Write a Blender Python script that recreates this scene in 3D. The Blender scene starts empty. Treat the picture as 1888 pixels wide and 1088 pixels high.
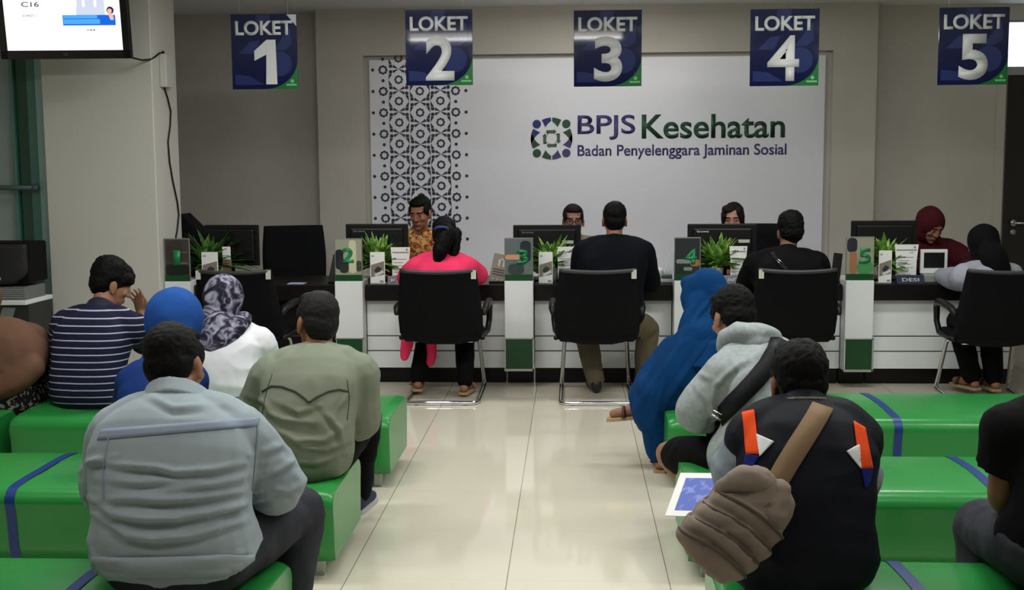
import bpy, bmesh, math, random
import numpy as np
from mathutils import Vector, Matrix, noise, bvhtree
random.seed(7)
S = bpy.context.scene
COL = S.collection
R = math.radians

# ------------------------------------------------------------------ camera
F_PX, PITCH, YAW, ROLL = 2151.6, 0.10913, 0.05091, -0.00649      # image taken as 1888 x 1088
CAMH = 1.54
fw = Vector((-math.sin(YAW) * math.cos(PITCH), math.cos(YAW) * math.cos(PITCH), -math.sin(PITCH)))
r0 = Vector((math.cos(YAW), math.sin(YAW), 0))
u0 = r0.cross(fw)
rt = r0 * math.cos(ROLL) + u0 * math.sin(ROLL)
up = -r0 * math.sin(ROLL) + u0 * math.cos(ROLL)
cam = bpy.data.cameras.new('camera')
camo = bpy.data.objects.new('camera', cam)
COL.objects.link(camo)
cam.sensor_fit = 'HORIZONTAL'
cam.sensor_width = 36.0
cam.lens = 36.0 * F_PX / 1888.0
cam.clip_start = 0.05
Mx = Matrix((rt, up, -fw)).transposed().to_4x4()
Mx.translation = Vector((0, 0, CAMH))
camo.matrix_world = Mx
S.camera = camo

# ------------------------------------------------------------------ world, exposure, ceiling lights
S.view_settings.view_transform = 'Standard'
S.view_settings.look = 'None'
S.view_settings.gamma = 1.0
S.view_settings.use_curve_mapping = False
S.view_settings.exposure = -0.48
W = bpy.data.worlds.new('world')
S.world = W
W.use_nodes = True
W.node_tree.nodes['Background'].inputs[0].default_value = (0.80, 0.86, 0.95, 1)
W.node_tree.nodes['Background'].inputs[1].default_value = 0.10

CEIL = 2.88
LIGHTS = [  # x, y, size x, size y, watts
    (-2.55, 2.2, 1.1, 0.3, 6), (-0.56, 2.2, 1.1, 0.3, 6), (1.42, 2.2, 1.1, 0.3, 6), (3.45, 2.2, 1.1, 0.3, 6),
    (-2.17, 4.25, 0.95, 0.3, 25), (-0.55, 4.25, 2.1, 0.10, 44), (1.22, 4.25, 0.95, 0.3, 25), (2.97, 4.25, 0.95, 0.3, 25),
    (-1.3, 6.75, 1.2, 0.3, 36), (1.7, 6.75, 1.2, 0.3, 36),
    (0.2, 8.9, 1.2, 0.3, 13),
]
LAMP_COL = (0.98, 1.0, 0.985)
for i, (x, y, sx, sy, w) in enumerate(LIGHTS):
    ld = bpy.data.lights.new('ceiling_lamp_light', 'AREA')
    ld.shape = 'RECTANGLE'
    ld.size = sx
    ld.size_y = sy
    ld.energy = w
    ld.color = LAMP_COL
    lo = bpy.data.objects.new('ceiling_lamp_light', ld)
    lo.location = (x, y, CEIL - 0.075)
    COL.objects.link(lo)


# pixel -> world helpers (a pixel at a known distance gives a real position in the room)
def ray(px, py):
    return fw + rt * ((px - 944) / F_PX) - up * ((py - 544) / F_PX)


def P(px, py, Y):
    d = ray(px, py)
    return d * (Y / d.y) + Vector((0, 0, CAMH))


def FL(px, py, z=0.0):
    d = ray(px, py)
    return d * ((z - CAMH) / d.z) + Vector((0, 0, CAMH))


def proj(p):
    """(n,3) world points to picture pixels"""
    q = p - np.array((0, 0, CAMH))
    d = q @ np.array(fw)
    return np.stack([944 + F_PX * (q @ np.array(rt)) / d, 544 - F_PX * (q @ np.array(up)) / d], 1)


# ------------------------------------------------------------------ materials
def lin(c):
    o = []
    for v in c[:3]:
        v /= 255.0
        o.append(v / 12.92 if v <= 0.04045 else ((v + 0.055) / 1.055) ** 2.4)
    return (o[0], o[1], o[2], 1.0)


def NODE(nt, t, **kw):
    n = nt.nodes.new(t)
    for k, v in kw.items():
        setattr(n, k, v)
    return n


def M(name, col, rough=0.6, metal=0.0, spec=0.5, bump=None, var=None, coat=0.0, sheen=0.0, emit=None, trans=0.0, alpha=1.0):
    m = bpy.data.materials.new(name)
    m.use_nodes = True
    nt = m.node_tree
    b = nt.nodes['Principled BSDF']
    b.inputs['Base Color'].default_value = lin(col)
    b.inputs['Roughness'].default_value = rough
    b.inputs['Metallic'].default_value = metal
    b.inputs['Specular IOR Level'].default_value = spec
    b.inputs['Coat Weight'].default_value = coat
    b.inputs['Coat Roughness'].default_value = 0.15
    b.inputs['Sheen Weight'].default_value = sheen
    b.inputs['Transmission Weight'].default_value = trans
    b.inputs['Alpha'].default_value = alpha
    if emit:
        b.inputs['Emission Color'].default_value = lin(emit[0])
        b.inputs['Emission Strength'].default_value = emit[1]
    tc = NODE(nt, 'ShaderNodeTexCoord')
    if var:  # (scale, second colour, contrast lo, hi)
        n = NODE(nt, 'ShaderNodeTexNoise')
        n.inputs['Scale'].default_value = var[0]
        n.inputs['Detail'].default_value = 4
        nt.links.new(tc.outputs['Object'], n.inputs['Vector'])
        r = NODE(nt, 'ShaderNodeValToRGB')
        r.color_ramp.elements[0].position = var[2] if len(var) > 2 else 0.35
        r.color_ramp.elements[1].position = var[3] if len(var) > 3 else 0.65
        r.color_ramp.elements[0].color = lin(col)
        r.color_ramp.elements[1].color = lin(var[1])
        nt.links.new(n.outputs['Fac'], r.inputs['Fac'])
        nt.links.new(r.outputs['Color'], b.inputs['Base Color'])
    if bump:  # (scale, strength, distance) or with xyz scale tuple
        n = NODE(nt, 'ShaderNodeTexNoise')
        n.inputs['Detail'].default_value = 5
        if isinstance(bump[0], tuple):
            mp = NODE(nt, 'ShaderNodeMapping')
            mp.inputs['Scale'].default_value = bump[0]
            nt.links.new(tc.outputs['Object'], mp.inputs['Vector'])
            nt.links.new(mp.outputs['Vector'], n.inputs['Vector'])
            n.inputs['Scale'].default_value = 1.0
        else:
            n.inputs['Scale'].default_value = bump[0]
            nt.links.new(tc.outputs['Object'], n.inputs['Vector'])
        bp = NODE(nt, 'ShaderNodeBump')
        bp.inputs['Strength'].default_value = bump[1]
        bp.inputs['Distance'].default_value = bump[2]
        nt.links.new(n.outputs['Fac'], bp.inputs['Height'])
        nt.links.new(bp.outputs['Normal'], b.inputs['Normal'])
    return m


# ------------------------------------------------------------------ mesh helpers
def tag(o, label=None, cat=None, group=None, kind=None):
    if label:
        o['label'] = label
    if cat:
        o['category'] = cat
    if group:
        o['group'] = group
    if kind:
        o['kind'] = kind
    return o


def empty(name, loc, label=None, cat=None, group=None, rz=0.0):
    o = bpy.data.objects.new(name, None)
    o.empty_display_size = 0.1
    o.location = loc
    o.rotation_euler = (0, 0, rz)
    COL.objects.link(o)
    return tag(o, label, cat, group)


class MB:
    """collects shapes into ONE mesh object"""

    def __init__(self):
        self.bm = bmesh.new()

    def quad(self, pts):
        self.bm.faces.new([self.bm.verts.new(p) for p in pts])
        return self

    def box(self, x0, x1, y0, y1, z0, z1, bevel=0.0, seg=2):
        t = bmesh.new()
        v = [t.verts.new((x, y, z)) for x in (x0, x1) for y in (y0, y1) for z in (z0, z1)]
        for f in ((0, 1, 3, 2), (4, 6, 7, 5), (0, 4, 5, 1), (2, 3, 7, 6), (0, 2, 6, 4), (1, 5, 7, 3)):
            t.faces.new([v[i] for i in f])
        bmesh.ops.recalc_face_normals(t, faces=t.faces)
        if bevel > 0:
            bmesh.ops.bevel(t, geom=t.edges[:], offset=bevel, segments=seg, profile=0.5, affect='EDGES')
        self.add(t)
        return self

    def add(self, t, mat=None):
        me = bpy.data.meshes.new('tmp')
        if mat is not None:
            t.transform(mat)
        t.to_mesh(me)
        t.free()
        self.bm.from_mesh(me)
        bpy.data.meshes.remove(me)

    def tube(self, pts, rad, n=10, cap=True, closed=False):
        pts = [Vector(p) for p in pts]
        rr = rad if isinstance(rad, (list, tuple)) else [rad] * len(pts)
        rings = []
        prev = None
        N = len(pts)
        for i, p in enumerate(pts):
            a = pts[(i - 1) % N] if (closed or i > 0) else p
            c = pts[(i + 1) % N] if (closed or i < N - 1) else p
            t = (c - a)
            t = t.normalized() if t.length > 1e-9 else Vector((0, 0, 1))
            if prev is None:
                h = Vector((0, 0, 1)) if abs(t.z) < 0.9 else Vector((1, 0, 0))
                u = (h - t * h.dot(t)).normalized()
            else:
                u = prev - t * prev.dot(t)
                u = u.normalized() if u.length > 1e-6 else prev
            prev = u
            w = t.cross(u)
            rings.append([self.bm.verts.new(p + (u * math.cos(2 * math.pi * k / n) + w * math.sin(2 * math.pi * k / n)) * rr[i]) for k in range(n)])
        for i in range(N if closed else N - 1):
            A, B = rings[i], rings[(i + 1) % N]
            for k in range(n):
                self.bm.faces.new((A[k], A[(k + 1) % n], B[(k + 1) % n], B[k]))
        if cap and not closed:
            self.bm.faces.new(rings[0][::-1])
            self.bm.faces.new(rings[-1])
        return self

    def loft(self, rings, cap=True):
        """rings: list of (centre, xvec, yvec, exponent)"""
        n = 24
        rs = []
        for c, xv, yv, e in rings:
            ring = []
            for k in range(n):
                a = 2 * math.pi * k / n
                ca, sa = math.cos(a), math.sin(a)
                ring.append(self.bm.verts.new(c + xv * (math.copysign(abs(ca) ** (2 / e), ca)) + yv * (math.copysign(abs(sa) ** (2 / e), sa))))
            rs.append(ring)
        for A, B in zip(rs[:-1], rs[1:]):
            for k in range(n):
                self.bm.faces.new((A[k], A[(k + 1) % n], B[(k + 1) % n], B[k]))
        if cap:
            self.bm.faces.new(rs[0][::-1])
            self.bm.faces.new(rs[-1])
        return self

    def ell(self, c, rx, ry, rz, rot=None, seg=18):
        t = bmesh.new()
        bmesh.ops.create_uvsphere(t, u_segments=seg, v_segments=seg // 2 + 2, radius=1.0)
        m = Matrix.Translation(c) @ (rot.to_4x4() if rot is not None else Matrix()) @ Matrix.Diagonal((rx, ry, rz, 1))
        self.add(t, m)
        return self

    def cyl(self, c, r, z0, z1, n=24, r2=None):
        t = bmesh.new()
        bmesh.ops.create_cone(t, cap_ends=True, segments=n, radius1=r, radius2=r if r2 is None else r2, depth=z1 - z0)
        self.add(t, Matrix.Translation((c[0], c[1], (z0 + z1) / 2)))
        return self

    def prism(self, poly, y0, y1, bevel=0.0):
        """poly: (x, z) outline extruded along y"""
        t = bmesh.new()
        a = [t.verts.new((x, y0, z)) for x, z in poly]
        b = [t.verts.new((x, y1, z)) for x, z in poly]
        n = len(poly)
        t.faces.new(a)
        t.faces.new(b[::-1])
        for i in range(n):
            t.faces.new((a[i], b[i], b[(i + 1) % n], a[(i + 1) % n]))
        bmesh.ops.recalc_face_normals(t, faces=t.faces)
        if bevel > 0:
            bmesh.ops.bevel(t, geom=[e for e in t.edges], offset=bevel, segments=2, profile=0.5, affect='EDGES')
        self.add(t)
        return self

    def build(self, name, mat, parent=None, smooth=False, loc=None):
        me = bpy.data.meshes.new(name)
        self.bm.to_mesh(me)
        self.bm.free()
        if mat is not None:
            for mm in (mat if isinstance(mat, (list, tuple)) else [mat]):
                me.materials.append(mm)
        if smooth:
            me.polygons.foreach_set('use_smooth', [True] * len(me.polygons))
        o = bpy.data.objects.new(name, me)
        if loc is not None:
            o.location = loc
        if parent:
            o.parent = parent
        COL.objects.link(o)
        return o


def struct(o):
    o['kind'] = 'structure'
    return o


def text(name, s, mat, parent, loc, height, width=None, off=0.0, ext=0.0008, rot=None, shear=0.0, spacing=1.0):
    """text facing -Y; loc = lower left corner of the glyph box, height of the glyph box, width fitted"""
    cu = bpy.data.curves.new('txt', 'FONT')
    cu.body = s
    cu.size = 1.0
    cu.offset = off
    cu.shear = shear
    cu.space_character = spacing
    cu.resolution_u = 6
    o = bpy.data.objects.new('txt', cu)
    COL.objects.link(o)
    dg = bpy.context.evaluated_depsgraph_get()
    me = bpy.data.meshes.new_from_object(o.evaluated_get(dg))
    bpy.data.objects.remove(o)
    bpy.data.curves.remove(cu)
    me.name = name
    bm = bmesh.new()
    bm.from_mesh(me)
    xs = [v.co.x for v in bm.verts]
    ys = [v.co.y for v in bm.verts]
    x0, x1, y0, y1 = min(xs), max(xs), min(ys), max(ys)
    ky = height / (y1 - y0)
    kx = (width / (x1 - x0)) if width else ky
    for v in bm.verts:
        v.co = Vector(((v.co.x - x0) * kx, 0, (v.co.y - y0) * ky))
    r = bmesh.ops.extrude_face_region(bm, geom=bm.faces[:])
    for v in r['geom']:
        if isinstance(v, bmesh.types.BMVert):
            v.co.y -= ext
    bmesh.ops.recalc_face_normals(bm, faces=bm.faces[:])
    bm.to_mesh(me)
    bm.free()
    me.materials.clear()
    me.materials.append(mat)
    ob = bpy.data.objects.new(name, me)
    ob.location = loc
    if rot:
        ob.rotation_euler = rot
    ob.parent = parent
    COL.objects.link(ob)
    return ob


def copy_tree(o, parent=None):
    c = o.copy()
    COL.objects.link(c)
    c.parent = parent
    for ch in list(o.children):
        copy_tree(ch, c)
    return c
# ------------------------------------------------------------------ shared materials
m_wall = M('wallpaper_grey_beige', (192, 188, 180), 0.85, bump=((60, 60, 8), 0.12, 0.01), var=(3.0, (187, 183, 175)))
m_pillar = M('pillar_paint', (196, 195, 188), 0.8, bump=(40, 0.08, 0.01))
m_ceil = M('ceiling_paint', (232, 234, 236), 0.9)
m_recess = M('gloss_white_panel', (228, 229, 238), 0.28, coat=0.25)
m_black = M('black_plastic', (11, 11, 13), 0.45, spec=0.3)
m_black_matt = M('black_matt', (9, 9, 11), 0.8, spec=0.15)
m_chrome = M('chrome', (215, 215, 218), 0.12, metal=1.0)
m_white = M('white_laminate', (222, 226, 228), 0.35)
m_white_matt = M('white_paper', (226, 228, 226), 0.8)
m_darkwood = M('dark_espresso_laminate', (18, 13, 14), 0.35, spec=0.3)
m_green_dk = M('dark_green_laminate', (13, 66, 32), 0.35)
m_groove = M('groove_grey', (110, 114, 116), 0.6)
m_trim = M('aluminium_trim', (176, 182, 178), 0.4, metal=0.6)
m_navy = M('sign_navy', (15, 21, 58), 0.05, spec=0.5)
m_navy2 = M('sign_navy_light', (36, 46, 88), 0.05, spec=0.5)
m_green = M('sign_green', (24, 92, 44), 0.2, spec=0.3)
m_green2 = M('sign_green_light', (92, 160, 106), 0.3)
m_letter = M('sign_letter_white', (186, 188, 190), 0.5)
m_num_green = M('number_green', (12, 128, 72), 0.4)
m_logo_ind = M('logo_indigo', (62, 56, 112), 0.5)
m_logo_blue = M('logo_blue', (28, 44, 110), 0.5)
m_logo_grn = M('logo_green', (30, 72, 48), 0.5)
m_decal = M('decal_navy', (28, 38, 62), 0.5)
m_vinyl = M('green_vinyl', (40, 136, 62), 0.27, spec=0.4, bump=(90, 0.10, 0.004), coat=0.06, var=(2.2, (36, 128, 57)))
m_tape = M('blue_tape', (2, 46, 116), 0.4)
m_leaf = M('leaf_green', (74, 128, 44), 0.5, var=(30, (150, 185, 84), 0.45, 0.62))
m_leaf2 = M('leaf_dark_green', (44, 88, 30), 0.5, var=(30, (96, 142, 58), 0.45, 0.65))
m_soil = M('soil', (40, 30, 24), 0.95)
m_mesh = M('chair_mesh_black', (13, 14, 17), 0.85, bump=(500, 0.3, 0.002), spec=0.12)
m_tagw = M('tag_white', (190, 190, 180), 0.7)
m_silver = M('silver_plastic', (160, 163, 165), 0.35, metal=0.5)
m_tape_grey = M('grey_plastic', (105, 108, 110), 0.5)

# ------------------------------------------------------------------ floor with tile joints
m_floor = M('cream_floor_tile', (212, 208, 194), 0.06, spec=0.75)
nt = m_floor.node_tree
b = nt.nodes['Principled BSDF']
tc = [n for n in nt.nodes if n.type == 'TEX_COORD'][0]
sp = NODE(nt, 'ShaderNodeSeparateXYZ')
nt.links.new(tc.outputs['Object'], sp.inputs[0])


def mth(op, a, b_=None, nt=nt):
    n = NODE(nt, 'ShaderNodeMath', operation=op)
    for i, v in enumerate((a, b_)):
        if v is None:
            continue
        if isinstance(v, (int, float)):
            n.inputs[i].default_value = v
        else:
            nt.links.new(v, n.inputs[i])
    return n.outputs[0]


def joint(axis, off):
    f = mth('FRACT', mth('DIVIDE', mth('SUBTRACT', sp.outputs[axis], off - 6.05), 0.605))
    return mth('LESS_THAN', f, 0.0055)


jn = mth('MAXIMUM', joint(0, -0.848), mth('MULTIPLY', joint(1, 4.829), 0.14))
nz = NODE(nt, 'ShaderNodeTexNoise')
nz.inputs['Scale'].default_value = 1.7
nt.links.new(tc.outputs['Object'], nz.inputs['Vector'])
mx0 = NODE(nt, 'ShaderNodeMix', data_type='RGBA')
mx0.inputs[6].default_value = lin((204, 198, 180))
mx0.inputs[7].default_value = lin((214, 208, 192))
nt.links.new(nz.outputs['Fac'], mx0.inputs[0])
mx = NODE(nt, 'ShaderNodeMix', data_type='RGBA')
nt.links.new(mx0.outputs[2], mx.inputs[6])
mx.inputs[7].default_value = lin((120, 114, 98))
nt.links.new(jn, mx.inputs[0])
nt.links.new(mx.outputs[2], b.inputs['Base Color'])
fl = MB()
fl.quad([(-6, -3, 0), (6.5, -3, 0), (6.5, 11.6, 0), (-6, 11.6, 0)])
struct(fl.build('floor', m_floor))
ce = MB()
ce.box(-6, 6.5, -3, 11.6, CEIL, CEIL + 0.1)
struct(ce.build('ceiling', m_ceil))

# ------------------------------------------------------------------ back wall with its recess
w = MB()
Yw = 10.0
w.box(-2.165, -1.765, Yw, 10.4, 0, CEIL)
w.box(2.185, 2.545, Yw, 10.4, 0, CEIL)
w.box(-1.765, 2.185, Yw, 10.4, 2.49, CEIL)
w.box(-1.765, 2.185, Yw + 0.07, 10.4, 0, 2.49)
w.box(-4.2, -2.165, 10.2, 10.4, 0, CEIL)
w.box(2.545, 3.675, 10.2, 10.4, 0, CEIL)
struct(w.build('wall_back', m_wall))
w = MB()
w.box(-1.72, 2.13, Yw + 0.045, Yw + 0.075, 0.02, 2.455)
struct(w.build('wall_panel', m_recess))
w = MB()
w.box(-3.655, -2.875, 8.0, 8.5, 0, CEIL, 0.006, 1)
struct(w.build('wall_pillar', m_pillar))
w = MB()
w.box(3.675, 5.4, 10.24, 10.4, 2.75, CEIL)
w.box(3.6, 3.675, 10.19, 10.2, 0, 2.32)
struct(w.build('wall_right', m_wall))

w = MB()
w.box(-5.3, -5.2, -3, 11.4, 0, CEIL)
struct(w.build('wall_left', m_wall))
w = MB()
w.box(-5.3, 5.9, -3.1, -3.0, 0, CEIL)
struct(w.build('wall_front', M('wall_behind', (120, 118, 112), 0.8)))
w = MB()
w.box(5.8, 5.9, -3, 11.4, 0, CEIL)
struct(w.build('wall_side', m_wall))

# dark door with lit transom at far right
d = MB()
d.box(3.675, 4.75, 10.26, 10.32, 0, 2.29, 0.004, 1)
door = d.build('door_1', M('dark_door', (22, 17, 20), 0.45))
struct(door)
d = MB()
d.box(3.675, 3.71, 10.255, 10.262, 0, 2.31)
d.build('door_frame', M('door_frame_grey', (120, 118, 110), 0.6), door)
d = MB()
d.cyl((0, 0), 0.028, -0.012, 0.012)
for v in d.bm.verts:
    v.co = Vector((v.co.x, v.co.z, v.co.y))
c = P(1868, 411, 10.24)
for v in d.bm.verts:
    v.co += c
d.tube([c, c + Vector((0, -0.05, 0)), c + Vector((0.05, -0.055, 0)), c + Vector((0.14, -0.055, 0.0))], 0.010)
d.build('handle', m_chrome, door, True)
d = MB()
d.cyl((0, 0), 0.024, -0.01, 0.01)
for v in d.bm.verts:
    v.co = Vector((v.co.x, v.co.z, v.co.y))
c = P(1867, 428, 10.25)
for v in d.bm.verts:
    v.co += c
d.build('lock_cylinder', m_silver, door, True)
d = MB()
d.box(3.70, 4.7, 10.27, 10.29, 2.36, 2.73)
tr = d.build('window_2', M('lit_transom', (240, 246, 255), 0.5, emit=((235, 244, 255), 2.2)))
struct(tr)
d = MB()
for a in ((3.675, 4.75, 2.29, 2.36), (3.675, 4.75, 2.73, 2.78), (3.675, 3.70, 2.29, 2.78), (4.70, 4.75, 2.29, 2.78)):
    d.box(a[0], a[1], 10.25, 10.31, a[2], a[3])
d.build('window_frame', M('transom_frame', (150, 156, 160), 0.5), tr)

# ------------------------------------------------------------------ glazed wall left of the pillar
Yg = 8.12
teal_lt = M('frame_teal_light', (150, 182, 180), 0.45)
teal_md = M('frame_teal', (80, 124, 115), 0.45)
grn_gl = M('green_glass', (14, 74, 48), 0.08, coat=0.3)
grey_gl = M('frosted_glass', (136, 150, 148), 0.35)
g = MB()
g.box(-3.69, -3.655, Yg - 0.02, Yg + 0.1, 0, CEIL)
gw = g.build('window_1', M('frame_dark_teal', (14, 40, 36), 0.5))
struct(gw)
for nm, xa, xb, mt, yo in (('mullion', -3.755, -3.69, teal_lt, 0.0), ('mullion', -3.825, -3.755, teal_md, 0.02), ('window_pane', -3.93, -3.825, grn_gl, 0.06), ('mullion', -3.955, -3.93, teal_md, 0.03), ('window_pane', -4.5, -3.955, grey_gl, 0.06)):
    g = MB()
    g.box(xa, xb, Yg + yo, Yg + yo + 0.05, 0, CEIL)
    g.build(nm, mt, gw)
g = MB()
g.tube([P(-40, 346, 8.08), P(66, 346, 8.08)], 0.018)
g.ell(P(66, 346, 8.08), 0.028, 0.028, 0.028)
g.build('push_bar', M('push_bar_teal', (62, 88, 86), 0.4), gw, True)

# ------------------------------------------------------------------ ornament decal on the white panel
PX = 10.07 / F_PX * 1.012
Yd = 10.044


def poly_plate(bm, pts, y, th=0.002):
    """pts (x,z) polygon as thin plate facing -Y"""
    a = [bm.verts.new((x, y, z)) for x, z in pts]
    c_ = [bm.verts.new((x, y - th, z)) for x, z in pts]
    n = len(pts)
    bm.faces.new(c_)
    for i in range(n):
        bm.faces.new((a[i], a[(i + 1) % n], c_[(i + 1) % n], c_[i]))


def circ(cx, cz, r, n=12):
    return [(cx + r * math.cos(2 * math.pi * k / n), cz + r * math.sin(2 * math.pi * k / n)) for k in range(n)]


def flower(bm, x, z, ro):
    n = 40
    ou, inn = [], []
    for k in range(n):
        a = 2 * math.pi * k / n
        ou.append(ro * (1 + 0.07 * math.cos(8 * a)))
        inn.append(ro * (0.58 + 0.10 * math.cos(8 * a + math.pi)))
    for k in range(n):
        a0, a1 = 2 * math.pi * k / n, 2 * math.pi * (k + 1) / n
        j = (k + 1) % n
        poly_plate(bm, [(x + inn[k] * math.cos(a0), z + inn[k] * math.sin(a0)), (x + ou[k] * math.cos(a0), z + ou[k] * math.sin(a0)), (x + ou[j] * math.cos(a1), z + ou[j] * math.sin(a1)), (x + inn[j] * math.cos(a1), z + inn[j] * math.sin(a1))], Yd)


dec = MB()
top = P(735, 147, Yd)
mid = P(774, 168, Yd)
rgt = P(812, 186, Yd)
lft = P(706, 129, Yd)
rft = P(840, 168, Yd)
dl = P(687, 129, Yd)
dr = P(859, 168, Yd)
DZ = 0.1808


def motif(x, z, top_cut=False):
    u = PX
    flower(dec.bm, x, z, 7.6 * u)
    for sx in (-1, 1):
        for sz in (-1, 1):
            if top_cut and sz > 0:
                continue
            poly_plate(dec.bm, circ(x + sx * 14.3 * u, z + sz * 14.0 * u, 3.3 * u), Yd)
            A = [(sx * 11.0, sz * 16.4), (sx * 9.0, sz * 11.6), (0.0, sz * 19.0)]
            B = [(sx * 17.2, sz * 11.0), (sx * 11.8, sz * 9.6), (sx * 18.4, 0.0)]
            for t in (A, B):
                poly_plate(dec.bm, [(x + p[0] * u, z + p[1] * u) for p in t], Yd)


for k in range(-1, 9):
    motif(top.x, top.z - k * DZ, k < 0)
    motif(rgt.x, top.z - k * DZ, k < 0)
    if k >= 0:
        motif(mid.x, mid.z - (k - 1) * DZ)
for k in range(0, 10):
    z = lft.z - k * DZ
    flower(dec.bm, lft.x, z, 8.0 * PX)
    flower(dec.bm, rft.x, z, 8.0 * PX)
    for x, zz in ((lft.x, z + DZ / 2), (rft.x, z + DZ / 2), (dl.x, z), (dr.x, z)):
        poly_plate(dec.bm, circ(x, zz, 2.9 * PX), Yd)
tag(dec.build('wall_decal', m_decal), 'tall navy lattice decal of flower and star motifs on the white wall panel', 'decal')

# ------------------------------------------------------------------ wall logo
c = P(1017, 255.5, Yd)
lg = empty('wall_logo', c, 'BPJS Kesehatan lettering with ring emblem on the white wall panel', 'sign')
u = PX
names = [((-1, 1), m_logo_blue), ((1, 1), m_logo_grn), ((1, -1), m_logo_ind), ((-1, -1), m_logo_grn)]
for (sx, sz), mt in names:
    e = MB()
    poly_plate(e.bm, circ(sx * 26.5 * u, sz * 26 * u, 7.6 * u, 24), 0, 0.004)
    # two curved arms that start at the head and taper along the ring
    for flip in (0, 1):
        pts_o, pts_i = [], []
        for k in range(9):
            t = k / 8
            ang = R(28 + (-42) * t) if flip == 0 else R(62 + 42 * t)
            ro = 37.5
            wdt = 14.5 * (1 - t) ** 0.8 * (1.0 if k < 8 else 0)
            pts_o.append((math.cos(ang) * ro, math.sin(ang) * ro))
            pts_i.append((math.cos(ang) * (ro - wdt), math.sin(ang) * (ro - wdt)))
        if flip:
            pts_o, pts_i = pts_o[:6], pts_i[:6]
        poly = pts_o + pts_i[::-1]
        for k in range(len(pts_o) - 1):
            q = [pts_o[k], pts_o[k + 1], pts_i[k + 1], pts_i[k]]
            poly_plate(e.bm, [(sx * a * u, sz * b_ * u) for a, b_ in q], 0, 0.003)
    e.build('emblem_figure', mt, lg)
e = MB()
for k in range(4):
    a = k * math.pi / 2
    ca, sa = math.cos(a), math.sin(a)
    for poly in ([(-9, 9.5), (4, 9.5), (4, 15), (-9, 15)], [(4, 7.5), (9, 12.2), (4, 17)], [(-9, 15), (-9, 9.5), (-5.5, 6.0)]):
        poly_plate(e.bm, [((x * ca - z * sa) * u, (x * sa + z * ca) * u) for x, z in poly], 0, 0.003)
e.build('emblem_arrows', M('logo_grey_green', (66, 92, 74), 0.5), lg)


def ltext(nm, s, mt, x0, x1, y0, y1, off, **kw):
    a = P(x0, y1, Yd)
    return text(nm, s, mt, lg, a - c + Vector((0, 0, 0)), (y1 - y0) * u, (x1 - x0) * u, off, 0.003, **kw)


ltext('lettering', 'BPJS', m_logo_ind, 1065, 1168, 214, 258, 0.012)
ltext('lettering', 'Kesehatan', m_logo_grn, 1183, 1437, 213, 256, 0.016)
ltext('subtitle', 'Badan Penyelenggara Jaminan Sosial', m_logo_ind, 1065, 1437, 268, 294, 0.012)

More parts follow.
